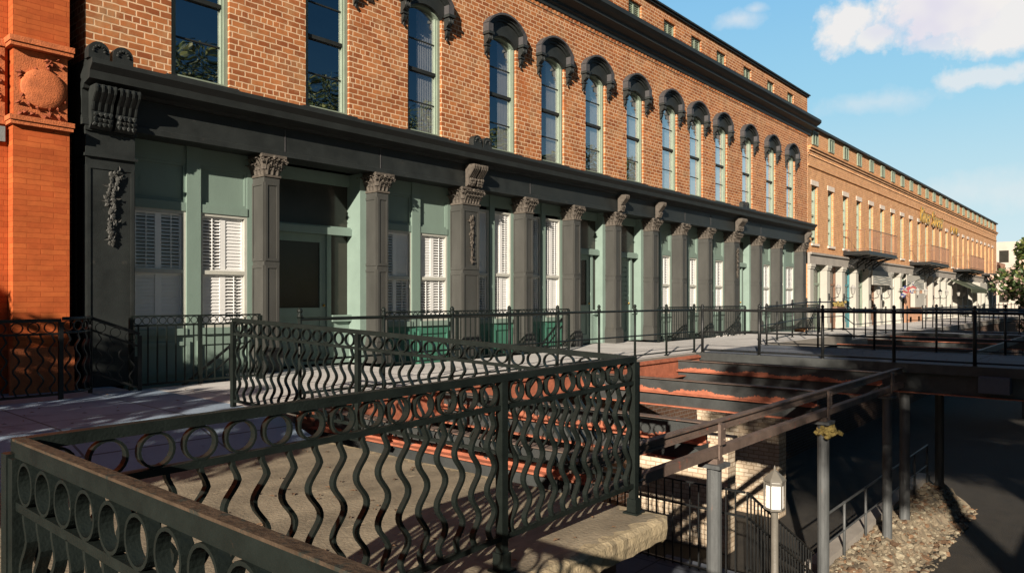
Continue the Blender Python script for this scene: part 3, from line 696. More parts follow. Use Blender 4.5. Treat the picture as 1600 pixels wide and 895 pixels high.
f = MB(); f.box(-16, 2.7, D+.05, D+.099, 3.18, 3.27); f.box(-16, 2.7, D+.05, D+.099, 2.2, 2.29); f.box(-16, 2.7, D+.03, D+.099, 3.9, 3.98); f.build('string_course', 'terracotta', O)
f = MB(); f.box(2.2, 2.7, D+.04, D+.099, 1.98, 2.17); f.build('plaque', 'slate_trim', O)
f = MB(); f.box(2.70, 3.42, D-.16, D-.102, -1.198, -.62); f.build('plinth', 'terracotta', O)
f = MB(); f.box(3.40, 3.58, D+.5, D+.6, -1.2, 14); f.build('gap_shade', 'room_dark', O)  # near-black sheet standing in for the shade between the two buildings

# ------------------------------------------------------------------ long far brick building
XA, XB = 31.75, 86.0
G = thing('long_brick_building', 'long low brick row with iron balconies and pale stone ground floor', 'building', (XA, D, -1.42))
goff = G.location
fw = [32.24+2.21*i for i in range(24)]
FWW, FZ0, FZ1 = .78, 2.42, 4.95
f = MB(); xs = XA; y = D
for wx in fw:
    f.quad((xs, y, 1.95), (wx, y, 1.95), (wx, y, 7.4), (xs, y, 7.4))
    f.quad((wx, y, 1.95), (wx+FWW, y, 1.95), (wx+FWW, y, FZ0), (wx, y, FZ0)); f.quad((wx, y, FZ1), (wx+FWW, y, FZ1), (wx+FWW, y, 7.4), (wx, y, 7.4))
    for (xa, za), (xb, zb) in (((wx, FZ0), (wx, FZ1)), ((wx+FWW, FZ0), (wx+FWW, FZ1)), ((wx, FZ0), (wx+FWW, FZ0)), ((wx, FZ1), (wx+FWW, FZ1))):
        f.quad((xa, y, za), (xb, y, zb), (xb, y+.25, zb), (xa, y+.25, za))
    xs = wx+FWW
f.quad((xs, y, 1.95), (XB, y, 1.95), (XB, y, 7.4), (xs, y, 7.4))
for X_ in (XA, XB): f.quad((X_, y, -1.42), (X_, y+14, -1.42), (X_, y+14, 7.4), (X_, y, 7.4))
f.quad((XA, y+14, -1.42), (XB, y+14, -1.42), (XB, y+14, 7.4), (XA, y+14, 7.4))
f.build('wall', 'brick_far', G)
f = MB(); f.box(XA-.02, XB+.1, D-.14, D+14, 7.4, 7.5); f.build('roof', 'iron_charcoal', G)
f = MB()
for z_, p_ in ((6.30, .06), (6.40, .12), (6.50, .18), (5.72, .05)): f.box(XA, XB, D-p_, D-.001, z_, z_+.08)
for i in range(270): f.box(XA+.1+i*.2, XA+.2+i*.2, D-.055, D-.001, 6.22, 6.298)
f.build('cornice', 'brick_far', G)
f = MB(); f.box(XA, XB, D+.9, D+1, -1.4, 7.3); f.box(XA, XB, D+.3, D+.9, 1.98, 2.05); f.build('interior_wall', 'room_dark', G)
def fwin():
    f = MB(); f.box(0.003, .06, .1, .24, 0, 2.53); f.box(.72, .777, .1, .24, 0, 2.53); f.box(.06, .72, .1, .24, 0.001, .06); f.box(.06, .72, .1, .24, 2.47, 2.529); f.box(.06, .72, .14, .2, 1.22, 1.30)
    f.box(.37, .40, .15, .19, .06, 1.22)
    for z_ in (.62, 1.9): f.box(.06, .72, .16, .19, z_, z_+.025)
    return f.mesh('window', 'green_pale')
fm1 = fwin(); f = MB(); f.quad((.06, .2, .05), (.72, .2, .05), (.72, .2, 2.48), (.06, .2, 2.48)); fm2 = f.mesh('pane', 'pane_glass')
f = MB(); f.quad((.06, .24, .05), (.72, .24, .05), (.72, .24, 2.48), (.06, .24, 2.48)); fm3 = f.mesh('curtain', 'curtain')
f = MB(); f.box(-.10, .88, -.025, .1, 2.533, 2.75); fm4 = f.mesh('lintel', 'lintel'); f = MB(); f.box(-.08, .86, -.07, .1, -.10, -.003); fm5 = f.mesh('sill', 'lintel')
for i, wx in enumerate(fw):
    o = inst('window', fm1, G, Vector((wx, D, FZ0))-goff); inst('pane', fm2, o)
    if i % 5 != 3: inst('curtain', fm3, o)
    inst('lintel', fm4, o); inst('sill', fm5, o)
    inst('attic_window', mA, G, Vector((wx+.0, D-.135, 6.70))-goff)
# stone ground floor
f = MB(); f.box(XA, XB, D-.10, D+.4, 1.52, 1.92); f.box(XA, XB, D-.18, D+.4, 1.923, 2.01); f.build('stone_band', 'stone_pale', G)
px_ = [31.85+2.21*i for i in range(25)]
f = MB(); f.box(0, .42, -.08, .35, -1.42, 1.30); f.box(-.04, .46, -.12, .35, 1.303, 1.39); f.box(-.07, .49, -.15, .35, 1.393, 1.515); f.box(-.04, .46, -.12, .34, -1.419, -1.1); pm = f.mesh('pilaster', 'stone_white')
for X_ in px_: inst('pilaster', pm, G, Vector((X_, D, 0))-goff)
def shop(mt, glassy=True):
    f = MB(); a, b = .42, 2.21; yy = .22
    f.box(a, a+.12, yy, yy+.08, -1.42, 1.5); f.box(b-.12, b, yy, yy+.08, -1.42, 1.5); f.box(a+.12, b-.12, yy, yy+.08, 1.3, 1.5); f.box((a+b)/2-.05, (a+b)/2+.05, yy-.02, yy+.08, -1.42, 1.3)
    f.box(a+.12, b-.12, yy+.001, yy+.079, .62, .72); f.box(a+.12, b-.12, yy+.02, yy+.078, -1.42, -.72)
    return f.mesh('shopfront_frame', mt)
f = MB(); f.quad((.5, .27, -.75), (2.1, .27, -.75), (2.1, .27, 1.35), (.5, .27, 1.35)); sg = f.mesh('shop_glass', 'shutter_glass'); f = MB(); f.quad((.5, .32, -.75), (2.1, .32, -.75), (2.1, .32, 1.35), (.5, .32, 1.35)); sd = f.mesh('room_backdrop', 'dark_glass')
sm = {k: shop(k) for k in ('green_pale', 'brown_door', 'teal_door', 'cream_paint')}
for i, X_ in enumerate(px_[:-1]):
    k = ['green_pale', 'brown_door', 'teal_door', 'green_pale', 'brown_door', 'cream_paint', 'cream_paint', 'green_pale', 'cream_paint'][i] if i < 9 else random.choice(['green_pale', 'green_pale', 'cream_paint', 'brown_door'])
    o = inst('shopfront_frame', sm[k], G, Vector((X_, D, 0))-goff); inst('shop_glass', sg, o); inst('room_backdrop', sd, o)
# balconies
for (a, b) in ((36.7, 41.9), (50.0, 55.6), (63.8, 70.2), (77.0, 82.4)):
    f = MB(); pj = 1.15; f.box(a, b, D-pj, D-.002, 2.16, 2.28); f.box(a-.05, b+.05, D-pj-.05, D-.002, 2.10, 2.157)
    o = f.build('balcony_floor', 'rail_black', G)
    f = MB(); 
    for zz in (2.36, 3.28): f.bar((a, D, zz), (a, D-pj, zz), .03, .03); f.bar((b, D, zz), (b, D-pj, zz), .03, .03); f.bar((a, D-pj, zz), (b, D-pj, zz), .03, .03)
    n = int((b-a)/.16)
    for i in range(n+1): f.bar((a+(b-a)*i/n, D-pj, 2.28), (a+(b-a)*i/n, D-pj, 3.28), .018, .018)
    for i in range(6):
        for X_ in (a, b): f.bar((X_, D-pj*i/6, 2.28), (X_, D-pj*i/6, 3.28), .018, .018)
    f.build('balcony_railing', 'brown_door', o)
    for X_ in (a+.5, a+.5+(b-a-1)/3, a+.5+(b-a-1)*2/3, b-.5):
        f = MB(); pts = [(X_, D-.03, 1.45), (X_, D-.12, 1.75), (X_, D-.45, 1.95), (X_, D-pj+.1, 2.09)]; f.tube(pts, .05, 6); f.bar((X_, D-.03, 1.4), (X_, D-.03, 2.1), .07, .05); f.bar((X_, D-.03, 1.5), (X_, D-.8, 2.09), .04, .05)
        f.tube([(X_, D-.28+.12*math.cos(t_*.8), 1.86+.12*math.sin(t_*.8)) for t_ in range(8)], .02, 5); f.build('balcony_bracket', 'rail_black', o)
# gold sign lettering fixed to the facade
def text(body, size, loc, name, m, parent, ext=.03, rot=(PI/2, 0, 0), shear=0, align='LEFT'):
    cu = bpy.data.curves.new(name, 'FONT'); cu.body = body; cu.size = size; cu.extrude = ext; cu.shear = shear; cu.align_x = align
    tmp = bpy.data.objects.new(name, cu); me = bpy.data.meshes.new_from_object(tmp); bpy.data.objects.remove(tmp)
    o = bpy.data.objects.new(name, me); col.objects.link(o); me.materials.append(M[m])
    o.rotation_euler = rot; o.location = Vector(loc)-(wloc(parent) if parent else Vector((0, 0, 0)))
    if parent: o.parent = parent
    return o
text('River Street', 1.45, (52.4, D-.08, 5.0), 'sign_lettering', 'gold', G, shear=.35)
for k, ch in enumerate('INN'): text(ch, .72, (62.6+k*1.0, D-.08, 4.98), 'sign_letter', 'gold', G)

# ------------------------------------------------------------------ railings
def ring_mesh(r_, w_, t_, m, n=22):
    f = MB(); v = []; fs = []
    for k in range(n):
        a = 2*PI*k/n
        for (rr, yy) in ((r_, -w_/2), (r_, w_/2), (r_-t_, w_/2), (r_-t_, -w_/2)): v.append((rr*math.cos(a), yy, rr*math.sin(a)))
    for k in range(n):
        for j in range(4): fs.append((k*4+j, k*4+(j+1) % 4, ((k+1) % n)*4+(j+1) % 4, ((k+1) % n)*4+j))
    f.add(v, fs); me = f.mesh('ring', m)
    return me
def wavy_mesh(h, m, amp=.030, wv=.118, w_=.015, d_=.030):
    f = MB(); n = 36; v = []; fs = []
    for i in range(n+1):
        z_ = -h*i/n; env = min(1, i/4, (n-i)/4); x_ = amp*math.sin(PI*(-z_)/wv)*env
        dx = amp*PI/wv*math.cos(PI*(-z_)/wv)*env; sc = math.sqrt(1+dx*dx)
        for (sx, sy) in ((-1, -1), (1, -1), (1, 1), (-1, 1)): v.append((x_+sx*w_/2*sc, sy*d_/2, z_))
    for i in range(n):
        for j in range(4): fs.append((i*4+j, i*4+(j+1) % 4, (i+1)*4+(j+1) % 4, (i+1)*4+j))
    f.add(v, fs); return f.mesh('baluster', m)
def ring_railing(label, p0, p1, zt0, zt1, H, posts, foot, mpaint='rail_paint', top='rail_paint', ring=.126, rs=.149, bs=.115, wavy=True, topw=.045, toph=.040, cat='railing', name='ring_railing', group=None, foot_w=0, cap=None, ringt=.009, ringw=.032, barw=.03):
    p0 = Vector(p0); p1 = Vector(p1); Ln = (p1-p0).length; d = (p1-p0)/Ln; a = math.atan2(d.y, d.x)
    t = thing(name, label, cat, (p0.x, p0.y, foot), a, group)
    def zt(x_): return zt0+(zt1-zt0)*x_/Ln-foot
    f = MB(); f.bar((0, 0, zt(0)-toph/2), (Ln, 0, zt(Ln)-toph/2), topw, toph)
    o = bpy.data.objects.new('top_rail', f.mesh('top_rail', top)); col.objects.link(o); o.parent = t
    if cap:
        f = MB(); f.bar((0, 0, zt(0)+.0035), (Ln, 0, zt(Ln)+.0035), topw+.012, .007); o = bpy.data.objects.new('rail_cap', f.mesh('rail_cap', cap)); col.objects.link(o); o.parent = t
    gap = toph+ring
    for nm, dz, hh in (('middle_rail', gap+.013, .026), ('bottom_rail', H, .028)):
        f = MB(); f.bar((.02, 0, zt(0)-dz), (Ln-.02, 0, zt(Ln)-dz), barw, hh); o = bpy.data.objects.new(nm, f.mesh(nm, mpaint)); col.objects.link(o); o.parent = t
    rm_ = ring_mesh(ring/2, ringw, ringt, mpaint)
    pz = [p_*Ln for p_ in posts]
    for i in range(len(pz)-1):
        a0, a1 = pz[i]+.03, pz[i+1]-.03; n = max(1, int((a1-a0)/rs))
        for k in range(n): x_ = a0+(a1-a0)*(k+.5)/n; inst('ring', rm_, t, (x_, 0, zt(x_)-toph-ring/2))
        n = max(1, int((a1-a0)/bs)); hb = H-gap-.03
        if wavy: bm_ = wavy_mesh(hb, mpaint)
        else: f = MB(); f.box(-.008, .008, -.008, .008, -hb, 0); bm_ = f.mesh('baluster', mpaint)
        for k in range(n): x_ = a0+(a1-a0)*(k+.5)/n; inst('baluster', bm_, t, (x_, 0, zt(x_)-gap-.024))
    for x_ in pz:
        f = MB(); f.box(x_-.024, x_+.024, -.024, .024, 0 if x_ in (pz[0], pz[-1]) or foot_w else zt(x_)-H-.02, zt(x_)-toph-.001)
        if foot_w: f.box(x_-.055, x_+.055, -.055, .055, 0, .012); f.box(x_-.035, x_+.035, -.035, .035, .012, .10)
        o = bpy.data.objects.new('post', f.mesh('post', mpaint)); col.objects.link(o); o.parent = t
    return t
ring_railing('dark green wavy-bar railing facing the slab, with the long row of rings in the foreground', (.66, 2.56, 0), (4.28, 2.61, 0), -.42, -.39, .88, (.0, .62, 1), -1.46, foot_w=1)
ring_railing('nearest ring railing with rust-brown top rail running off the bottom left corner', (.665, 2.52, 0), (.70, -.6, 0), -.42, -.42, .88, (0, .5, 1), -1.46, topw=.022, toph=.05, foot_w=1, cap='rail_rust')
ring_railing('wavy-bar ring railing sloping across the middle, between the tan slab and the steel beams', (4.05, 7.62, 0), (4.70, 2.85, 0), -.21, -.43, .92, (0, .40, 1), -1.36, group=None, foot_w=1)
ring_railing('dark wavy-bar ring railing in front of the orange building', (.2, 9.75, 0), (3.0, 9.75, 0), -.235, -.235, .9, (0, .5, 1), -1.2, mpaint='rail_black', top='rail_black')
# curved return of that railing
t = thing('curved_railing', 'short curved dark ring railing between the orange building and the iron pilaster', 'railing', (3.0, 10.05, -1.2))
rp = [(3.02+.42*math.sin(a), 10.17-.42*math.cos(a)) for a in [R(8*i) for i in range(12)]]
f = MB(); f.tube([(x_, y_, -.235) for x_, y_ in rp], .024, 6); f.build('top_rail', 'rail_black', t)
f = MB(); f.tube([(x_, y_, -.40) for x_, y_ in rp], .016, 6); f.build('middle_rail', 'rail_black', t)
f = MB(); f.tube([(x_, y_, -1.12) for x_, y_ in rp], .016, 6); f.build('bottom_rail', 'rail_black', t)
rmb = ring_mesh(.063, .03, .009, 'rail_black'); wmb = wavy_mesh(.70, 'rail_black')
for i in range(1, 11, 2): inst('ring', rmb, t, Vector((rp[i][0], rp[i][1], -.32))-t.location, R(8*i)); inst('baluster', wmb, t, Vector((rp[i][0], rp[i][1], -.41))-t.location, R(8*i))
t = ring_railing('dark ring railing stepping down beside the carved iron pilaster', (3.46, 10.15, 0), (3.98, 9.93, 0), -.22, -.44, .72, (0, 1), -1.2, mpaint='rail_black', top='rail_black')
# areaway railings in front of the shop windows
for i, (a, b) in enumerate(AW):
    lab = ['small areaway railing with a band of rings below the white shuttered windows', 'long areaway railing with rings in front of the middle shop windows', 'areaway railing with rings before the windows right of the louvred door', 'farthest ring-band areaway railing, at the end of the iron shopfront'][i]
    ring_railing(lab, (a, AY-.05, 0), (b, AY-.05, 0), -.22, -.22, .92, tuple(k/3 for k in range(4)) if b-a > 3 else (0, .5, 1), -1.2, ring=.10, rs=.105, bs=.115 if i == 0 else .13, wavy=False, topw=.03, toph=.022, name='areaway_railing', group='areaway railings along the shopfront', ringt=.007, ringw=.015, barw=.02, mpaint='rail_paint')
    # steps and their sloping handrail inside the pit
    t = thing('areaway_stair', ['iron steps dropping behind the small areaway railing', 'iron steps dropping behind the long areaway railing', 'iron steps behind the areaway railing right of the louvred door', 'iron steps behind the farthest areaway railing'][i], 'stairs', (a+.2, AY+.2, -2.6))
    f = MB(); nst = 7
    for k in range(nst): f.box(b-.3-k*.24, b-.06-k*.24, AY+.05, AY+.85, -1.42-k*.19, -1.38-k*.19)
    f.build('tread', 'concrete_dark', t)
    f = MB(); f.bar((b-.1, AY+.06, -.45), (b-1.7, AY+.06, -1.65), .04, .03); f.bar((b-.1, AY+.06, -.62), (b-1.7, AY+.06, -1.82), .03, .02)
    for k in range(7): f.bar((b-.2-k*.23, AY+.06, -.5-k*.17), (b-.2-k*.23, AY+.06, -1.3-k*.17), .014, .014)
    f.build('handrail', 'rail_black', t)
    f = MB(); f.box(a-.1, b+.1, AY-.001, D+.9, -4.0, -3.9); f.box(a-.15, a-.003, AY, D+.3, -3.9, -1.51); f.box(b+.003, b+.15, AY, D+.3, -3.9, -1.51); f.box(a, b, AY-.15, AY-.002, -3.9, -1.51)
    tag(f.build('areaway_pit', 'brick_dark'), ['dark brick pit under the small areaway railing', 'dark brick pit under the long areaway railing', 'dark brick pit right of the louvred door', 'dark brick pit at the end of the iron shopfront'][i], 'areaway')

def pipe_railing(label, pts, Hh=.95, mids=(.5,), sp=1.35, m='rail_black', balls=True, r_=.021, name='pipe_railing', group=None):
    """pts: (x, y, ztop)"""
    pts = [Vector(p) for p in pts]; t = thing(name, label, 'railing', (pts[0].x, pts[0].y, pts[0].z-Hh), 0, group)
    f = MB(); f.tube(pts, r_, 8); f.build('top_rail', m, t)
    for md in mids:
        f = MB(); f.tube([p-Vector((0, 0, Hh*md)) for p in pts], r_*.75, 6); f.build('lower_rail', m, t)
    f = MB(); f.tube([(0, 0, 0), (0, 0, Hh+.02)], r_*1.15, 8)
    if balls: f.lathe((0, 0, Hh+.0), [(.02, 0), (.036, .03), (.032, .055), (.018, .062), (.03, .08), (.034, .1), (.02, .125), (.005, .135)], 10)
    f.lathe((0, 0, 0), [(.05, 0), (.05, .012), (.03, .02)], 10)
    pm_ = f.mesh('post', m, True)
    for i in range(len(pts)-1):
        d = pts[i+1]-pts[i]; n = max(1, round(d.length/sp))
        for k in range(n + (1 if i == len(pts)-2 else 0)):
            p = pts[i]+d*k/n; inst('post', pm_, t, p-Vector((0, 0, Hh))-t.location)
    return t
pipe_railing('dark pipe railing with ball finials along the sidewalk edge over the steel beams', [(4.85, 7.55, -.24), (14.95, 7.55, -.24)], mids=(.52, .93), sp=1.26, m='rail_paint')
pipe_railing('black pipe railing with ball finials on the near side of the footbridge', [(15.05, 7.4, -.25), (15.05, -3.0, -.25)], mids=(.5, .93), r_=.028)
pipe_railing('black pipe railing with ball finials on the far side of the footbridge', [(18.5, 7.3, -.25), (18.5, -3.0, -.25)], mids=(.5, .93))
pipe_railing('black pipe railing that rises and drops past the second light well', [(18.7, 7.55, -.24), (22.2, 7.55, -.1), (25.8, 7.55, -.1), (27.0, 7.55, -.42), (34.0, 7.55, -.42)], mids=(.5, .93), sp=1.3)
pipe_railing('black pipe railing on the near side of the second footbridge', [(34.0, 7.4, -.42), (34.0, -3.0, -.42)], mids=(.5,))
pipe_railing('black pipe railing on the far side of the second footbridge', [(37.5, 7.4, -.42), (37.5, -3.0, -.42)], mids=(.5,))
pipe_railing('long distant pipe railing in front of the pale stone shops', [(37.6, 7.55, -.42), (90, 7.55, -.42)], mids=(.5,), sp=2.2)
def deck(x0, x1, z_, label):
    s = MB(); s.box(x0, x1, -3.05, 7.49, z_-.14, z_); struct(s.build('footbridge_deck', 'concrete_dark'))
    t = thing('bridge_girders', label, 'girders', (x0, 2, z_-.6))
    MB().box(x0-.02, x0-.002, -3.05, 7.49, z_-.16, z_+.012).build('edge_plate', 'steel_web', t); MB().box(x1+.002, x1+.02, -3.05, 7.49, z_-.16, z_+.012).build('edge_plate', 'steel_web', t)
    for X_ in (x0+.12, (x0+x1)/2, x1-.12):
        f = MB(); f.mi = 0; f.box(X_-.012, X_+.012, -3, 7.48, z_-.52, z_-.165); f.mi = 1; f.box(X_-.09, X_+.09, -3, 7.48, z_-.16, z_-.143); f.box(X_-.09, X_+.09, -3, 7.48, z_-.54, z_-.523)
        f.build('girder', ['steel_web', 'steel_primer'], t)
    for Y_ in (3.35, -.5):
        for X_ in (x0+.25, x1-.25):
            f = MB(); f.tube([(X_, Y_, -4.6), (X_, Y_, z_-.545)], .09, 12); f.build('column', 'post_grey', t)
deck(14.95, 18.6, -1.2, 'dark steel girders and round columns beneath the footbridge')
deck(33.9, 37.6, -1.42, 'distant steel girders and columns under the second footbridge')
f = MB(); f.box(14.7, 15.1, 1.65, 2.1, -1.62, -1.345); f.build; tag(f.build('concrete_footing', 'concrete_dark'), 'small concrete footing block at the foot of the footbridge railing', 'footing')

# ------------------------------------------------------------------ steel frame over the light well
S = thing('steel_framework', 'rusty steel beams on round posts framing the open light well', 'steel frame', (7.06, 3.35, -4.6))
random.seed(11)
def crossbeam(X_, y0, y1, zt, ragged=True):
    f = MB()
    f.mi = 0; f.box(X_-.012, X_+.012, y0, y1, zt-.215, zt-.013); f.box(X_-.012, X_+.012, y0, y1, zt-.42, zt-.236)
    f.mi = 2; f.box(X_-.07, X_+.07, y0, y1, zt-.012, zt)
    f.mi = 1; f.box(X_-.10, X_+.08, y0, y1, zt-.235, zt-.216); f.box(X_-.07, X_+.07, y0, y1, zt-.44, zt-.421)
    n = 170                                     # flaking orange primer climbing the web
    for i in range(n):
        ya = y0+(y1-y0)*i/n; yb = y0+(y1-y0)*(i+1)/n; h0 = .045+.022*math.sin(i*.13+X_)+.012*math.sin(i*.37)+random.uniform(-.010, .014)
        f.quad((X_-.0155, ya, zt-.2155), (X_-.0155, yb, zt-.2155), (X_-.0155, yb, zt-.2155+h0), (X_-.0155, ya, zt-.2155+h0))
    f.build('beam', ['steel_web', 'steel_primer', 'steel_rust'], S)
for X_ in (4.95, 7.06, 10.5, 13.9): crossbeam(X_, 3.42, 7.38, -1.285)
def longbeam(Y_, x0, x1, zt, h, w_=.1):
    f = MB(); f.mi = 0; f.box(x0, x1, Y_-.012, Y_+.012, zt-h+.02, zt-.02); f.mi = 1; f.box(x0, x1, Y_-w_/2, Y_+w_/2, zt-.019, zt); f.box(x0, x1, Y_-w_/2, Y_+w_/2, zt-h, zt-h+.019)
    f.build('girder', ['steel_rust', 'steel_rust'], S)
longbeam(3.35, 4.6, 14.9, -1.27, .10, .085)
f = MB(); f.box(4.6, 14.9, 3.30, 3.39, -1.635, -1.545); f.build('girder', 'steel_rust', S)
f = MB(); f.mi = 0; f.box(4.75, 14.9, 7.40, 7.47, -1.62, -1.24); f.mi = 1; f.box(4.75, 14.9, 7.20, 7.399, -1.62, -1.60); f.box(4.75, 14.9, 7.36, 7.40, -1.30, -1.26); f.build('edge_girder', ['steel_primer', 'steel_primer'], S)
for X_ in (7.06, 10.5, 13.9):
    f = MB(); f.tube([(X_, 3.34, -4.6), (X_, 3.34, -1.74)], .078, 14); f.box(X_-.13, X_+.13, 3.22, 3.46, -1.74, -1.70); f.lathe((X_, 3.34, -4.6), [(.16, 0), (.16, .05), (.09, .09)], 14); f.build('column', 'post_grey', S, smooth=False)
    f = MB(); f.box(X_-.03, X_+.03, 3.262, 3.279, -1.66, -1.28); f.box(X_-.06, X_+.06, 3.24, 3.27, -1.50, -1.29); f.build('bracket', 'steel_rust', S)
    MB().box(X_-.075, X_+.075, 3.27, 3.41, -1.70, -1.645).build('bearing_plate', 'steel_rust', S)
    for dz_ in (-1.34, -1.45): MB().blob((X_+.02, 3.236, dz_), .013, k=0).build('bolt', 'steel_rust', S)
    f = MB(); f.add([(X_-.35, 3.4, -1.5), (X_, 3.4, -1.5), (X_, 3.9, -1.52), (X_-.02, 3.4, -1.62)], [(0, 1, 2, 3)]); f.build('gusset', 'steel_web', S)
f = MB()
for i in range(160):
    a = random.uniform(0, 2*PI); r_ = abs(random.gauss(0, .085)); f.blob((10.5+r_*math.cos(a), 3.30+r_*math.sin(a)*.8, -1.80+random.uniform(-.05, .05)-r_*.3), random.uniform(.02, .04), k=.4)
tag(f.build('moss_clump', 'moss'), 'yellow-brown clump of moss on top of a round steel post', 'moss')
# beams in the second light well
t = thing('well_beams', 'red-edged steel beams over the second light well beyond the footbridge', 'steel frame', (21, 4, -1.7))
for X_ in (21.5, 24.6, 28, 31.2):
    f = MB(); f.mi = 0; f.box(X_-.012, X_+.012, 3.42, 7.38, -1.75, -1.46); f.mi = 1; f.box(X_-.08, X_+.08, 3.42, 7.38, -1.459, -1.44); f.build('beam', ['steel_web', 'steel_primer'], t)
f = MB(); f.box(18.9, 33.9, 3.32, 3.40, -1.6, -1.42); f.build('girder', 'steel_rust', t)

# ------------------------------------------------------------------ sunken lane: fence, stair, lamp, rubble
def black_fence(label, pts, Hh, sp=.12, m='rail_black', name='iron_fence'):
    t = thing(name, label, 'fence', tuple(pts[0][:2])+(pts[0][2]-Hh,)); pts = [Vector(p) for p in pts]
    for dz, nm in ((0, 'top_rail'), (.30, 'middle_rail'), (Hh-.08, 'bottom_rail')):
        f = MB()
        for a, b in zip(pts[:-1], pts[1:]): f.bar(a-Vector((0, 0, dz)), b-Vector((0, 0, dz)), .03, .022)
        f.build(nm, m, t)
    f = MB(); f.box(-.008, .008, -.008, .008, -Hh, 0); bm_ = f.mesh('picket', m)
    for a, b in zip(pts[:-1], pts[1:]):
        n = int((b-a).length/sp)
        for k in range(n): inst('picket', bm_, t, a+(b-a)*k/n-t.location)
    return t
black_fence('black picket fence around the landing in the sunken lane', [(8.6, 6.6, -2.35), (8.5, 3.62, -2.35)], 1.15)
black_fence('black stair fence sloping down to the lane, left of the white lantern', [(8.52, 3.6, -2.35), (10.9, 3.6, -3.72)], 1.0)
black_fence('lower black picket fence in the deep shade under the tan slab', [(6.2, 5.6, -2.75), (6.1, 3.5, -2.75)], 1.3)
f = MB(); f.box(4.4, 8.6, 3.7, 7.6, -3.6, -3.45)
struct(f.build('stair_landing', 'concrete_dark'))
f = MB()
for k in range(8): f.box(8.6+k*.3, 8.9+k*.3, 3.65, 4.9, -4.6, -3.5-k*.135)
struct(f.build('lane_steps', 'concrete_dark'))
Lp = thing('lamp_post', 'white lantern on a slim pale post rising from the sunken lane', 'lamp', (8.35, 3.2, -4.6))
f = MB(); f.lathe((8.35, 3.2, -4.6), [(.09, 0), (.09, .12), (.06, .2), (.046, .3), (.040, 2.13)], 12); f.build('post', 'pole_grey', Lp, smooth=True)
f = MB(); f.lathe((8.35, 3.2, 0), [(.05, -2.47), (.09, -2.455), (.118, -2.44), (.118, -2.42)], 6)
f.lathe((8.35, 3.2, 0), [(.128, -2.11), (.128, -2.09), (.105, -2.065), (.03, -1.995), (.012, -1.985), (.012, -1.96), (.003, -1.93)], 6)
for k in range(6):
    a = 2*PI*k/6; f.bar((8.35+.116*math.cos(a), 3.2+.116*math.sin(a), -2.43), (8.35+.116*math.cos(a), 3.2+.116*math.sin(a), -2.10), .012, .012)
    b_ = 2*PI*(k+1)/6
    f.bar((8.35+.114*math.cos(a), 3.2+.114*math.sin(a), -2.135), (8.35+.114*math.cos(b_), 3.2+.114*math.sin(b_), -2.135), .008, .03)
f.build('lantern_frame', 'pole_grey', Lp)
f = MB(); f.lathe((8.35, 3.2, 0), [(.098, -2.42), (.098, -2.105)], 6); f.build('lantern_glass', 'lantern_glass', Lp)
pipe_railing('galvanised two-rail pipe handrail along the rubble bank', [(11.2, 3.62, -3.30), (18.5, 3.62, -3.30)], Hh=.9, mids=(.5,), sp=1.15, m='post_grey', balls=False, r_=.02, name='pipe_handrail')
random.seed(5)
f = MB(); nx, ny = 90, 12
vs = []; fs = []
def bank(y_): return -4.6+.42*min(1, max(0, (y_-2.85)/.45))
for i in range(nx+1):
    for j in range(ny+1):
        x_ = 8.9+i*.11; y_ = 2.8+j*.075+.10*math.sin(i*.35)*(1-j/ny); vs.append((x_+random.uniform(-.03, .03), y_, bank(y_)+random.uniform(-.035, .045)))
for i in range(nx):
    for j in range(ny): a = i*(ny+1)+j; fs.append((a, a+ny+1, a+ny+2, a+1))
f.add(vs, fs)
for i in range(2200):
    x_ = random.uniform(9, 18.6); y_ = min(3.62, 2.62+abs(random.gauss(.55, .35))); r_ = random.choice((.02, .02, .03, .03, .045, .07))*random.uniform(.6, 1.2)
    f.mi = random.choice((0, 0, 1, 2)); f.blob((x_, y_, bank(y_)+.015), r_, (random.uniform(.8, 1.5), 1, random.uniform(.35, .8)), k=.45)
tag(f.build('rubble_bank', ['rubble', 'rubble_pale', 'rubble_brown']), 'sunlit bank of pale rubble stones beside the sunken lane', 'rubble', kind='stuff')
f = MB(); f.box(11.4, 19, 3.66, 3.9, -4.6, -4.05); tag(f.build('low_wall', 'stone_pale'), 'low stone kerb wall under the galvanised handrail', 'wall')

# ------------------------------------------------------------------ shop row furniture far right
def lantern(x_, i, group='wall lanterns on the stone shopfronts'):
    t = thing('wall_lantern', f'{["white","white","black","black","white","white","black","white","black","white"][i]} wall lantern on curled bracket at the {["first","second","third","fourth","fifth","sixth","seventh","eighth","ninth","tenth"][i]} stone pilaster from the left', 'lantern', (x_, D-.1, .2), 0, group)
    mm = 'white_metal' if i in (0, 1, 4, 5, 7, 9) else 'rail_black'
    f = MB(); f.tube([(x_, D-.13, .1), (x_, D-.3, .02), (x_, D-.5, .10), (x_, D-.5, .22)], .022, 6); f.box(x_-.05, x_+.05, D-.12, D-.082, -.05, .25); f.build('bracket', 'rail_black', t)
    f = MB(); f.lathe((x_, D-.5, 0), [(.05, .22), (.08, .26), (.12, .48), (.09, .51)], 6); f.build('lantern_glass', 'lantern_frost', t)
    f = MB(); f.lathe((x_, D-.5, 0), [(.16, .511), (.14, .53), (.05, .63), (.02, .69)], 6); f.build('lantern_cap', mm, t)
for i, k in enumerate((1, 2, 4, 5, 8, 9, 11, 12, 14, 15)): lantern(px_[k]+.21, i)
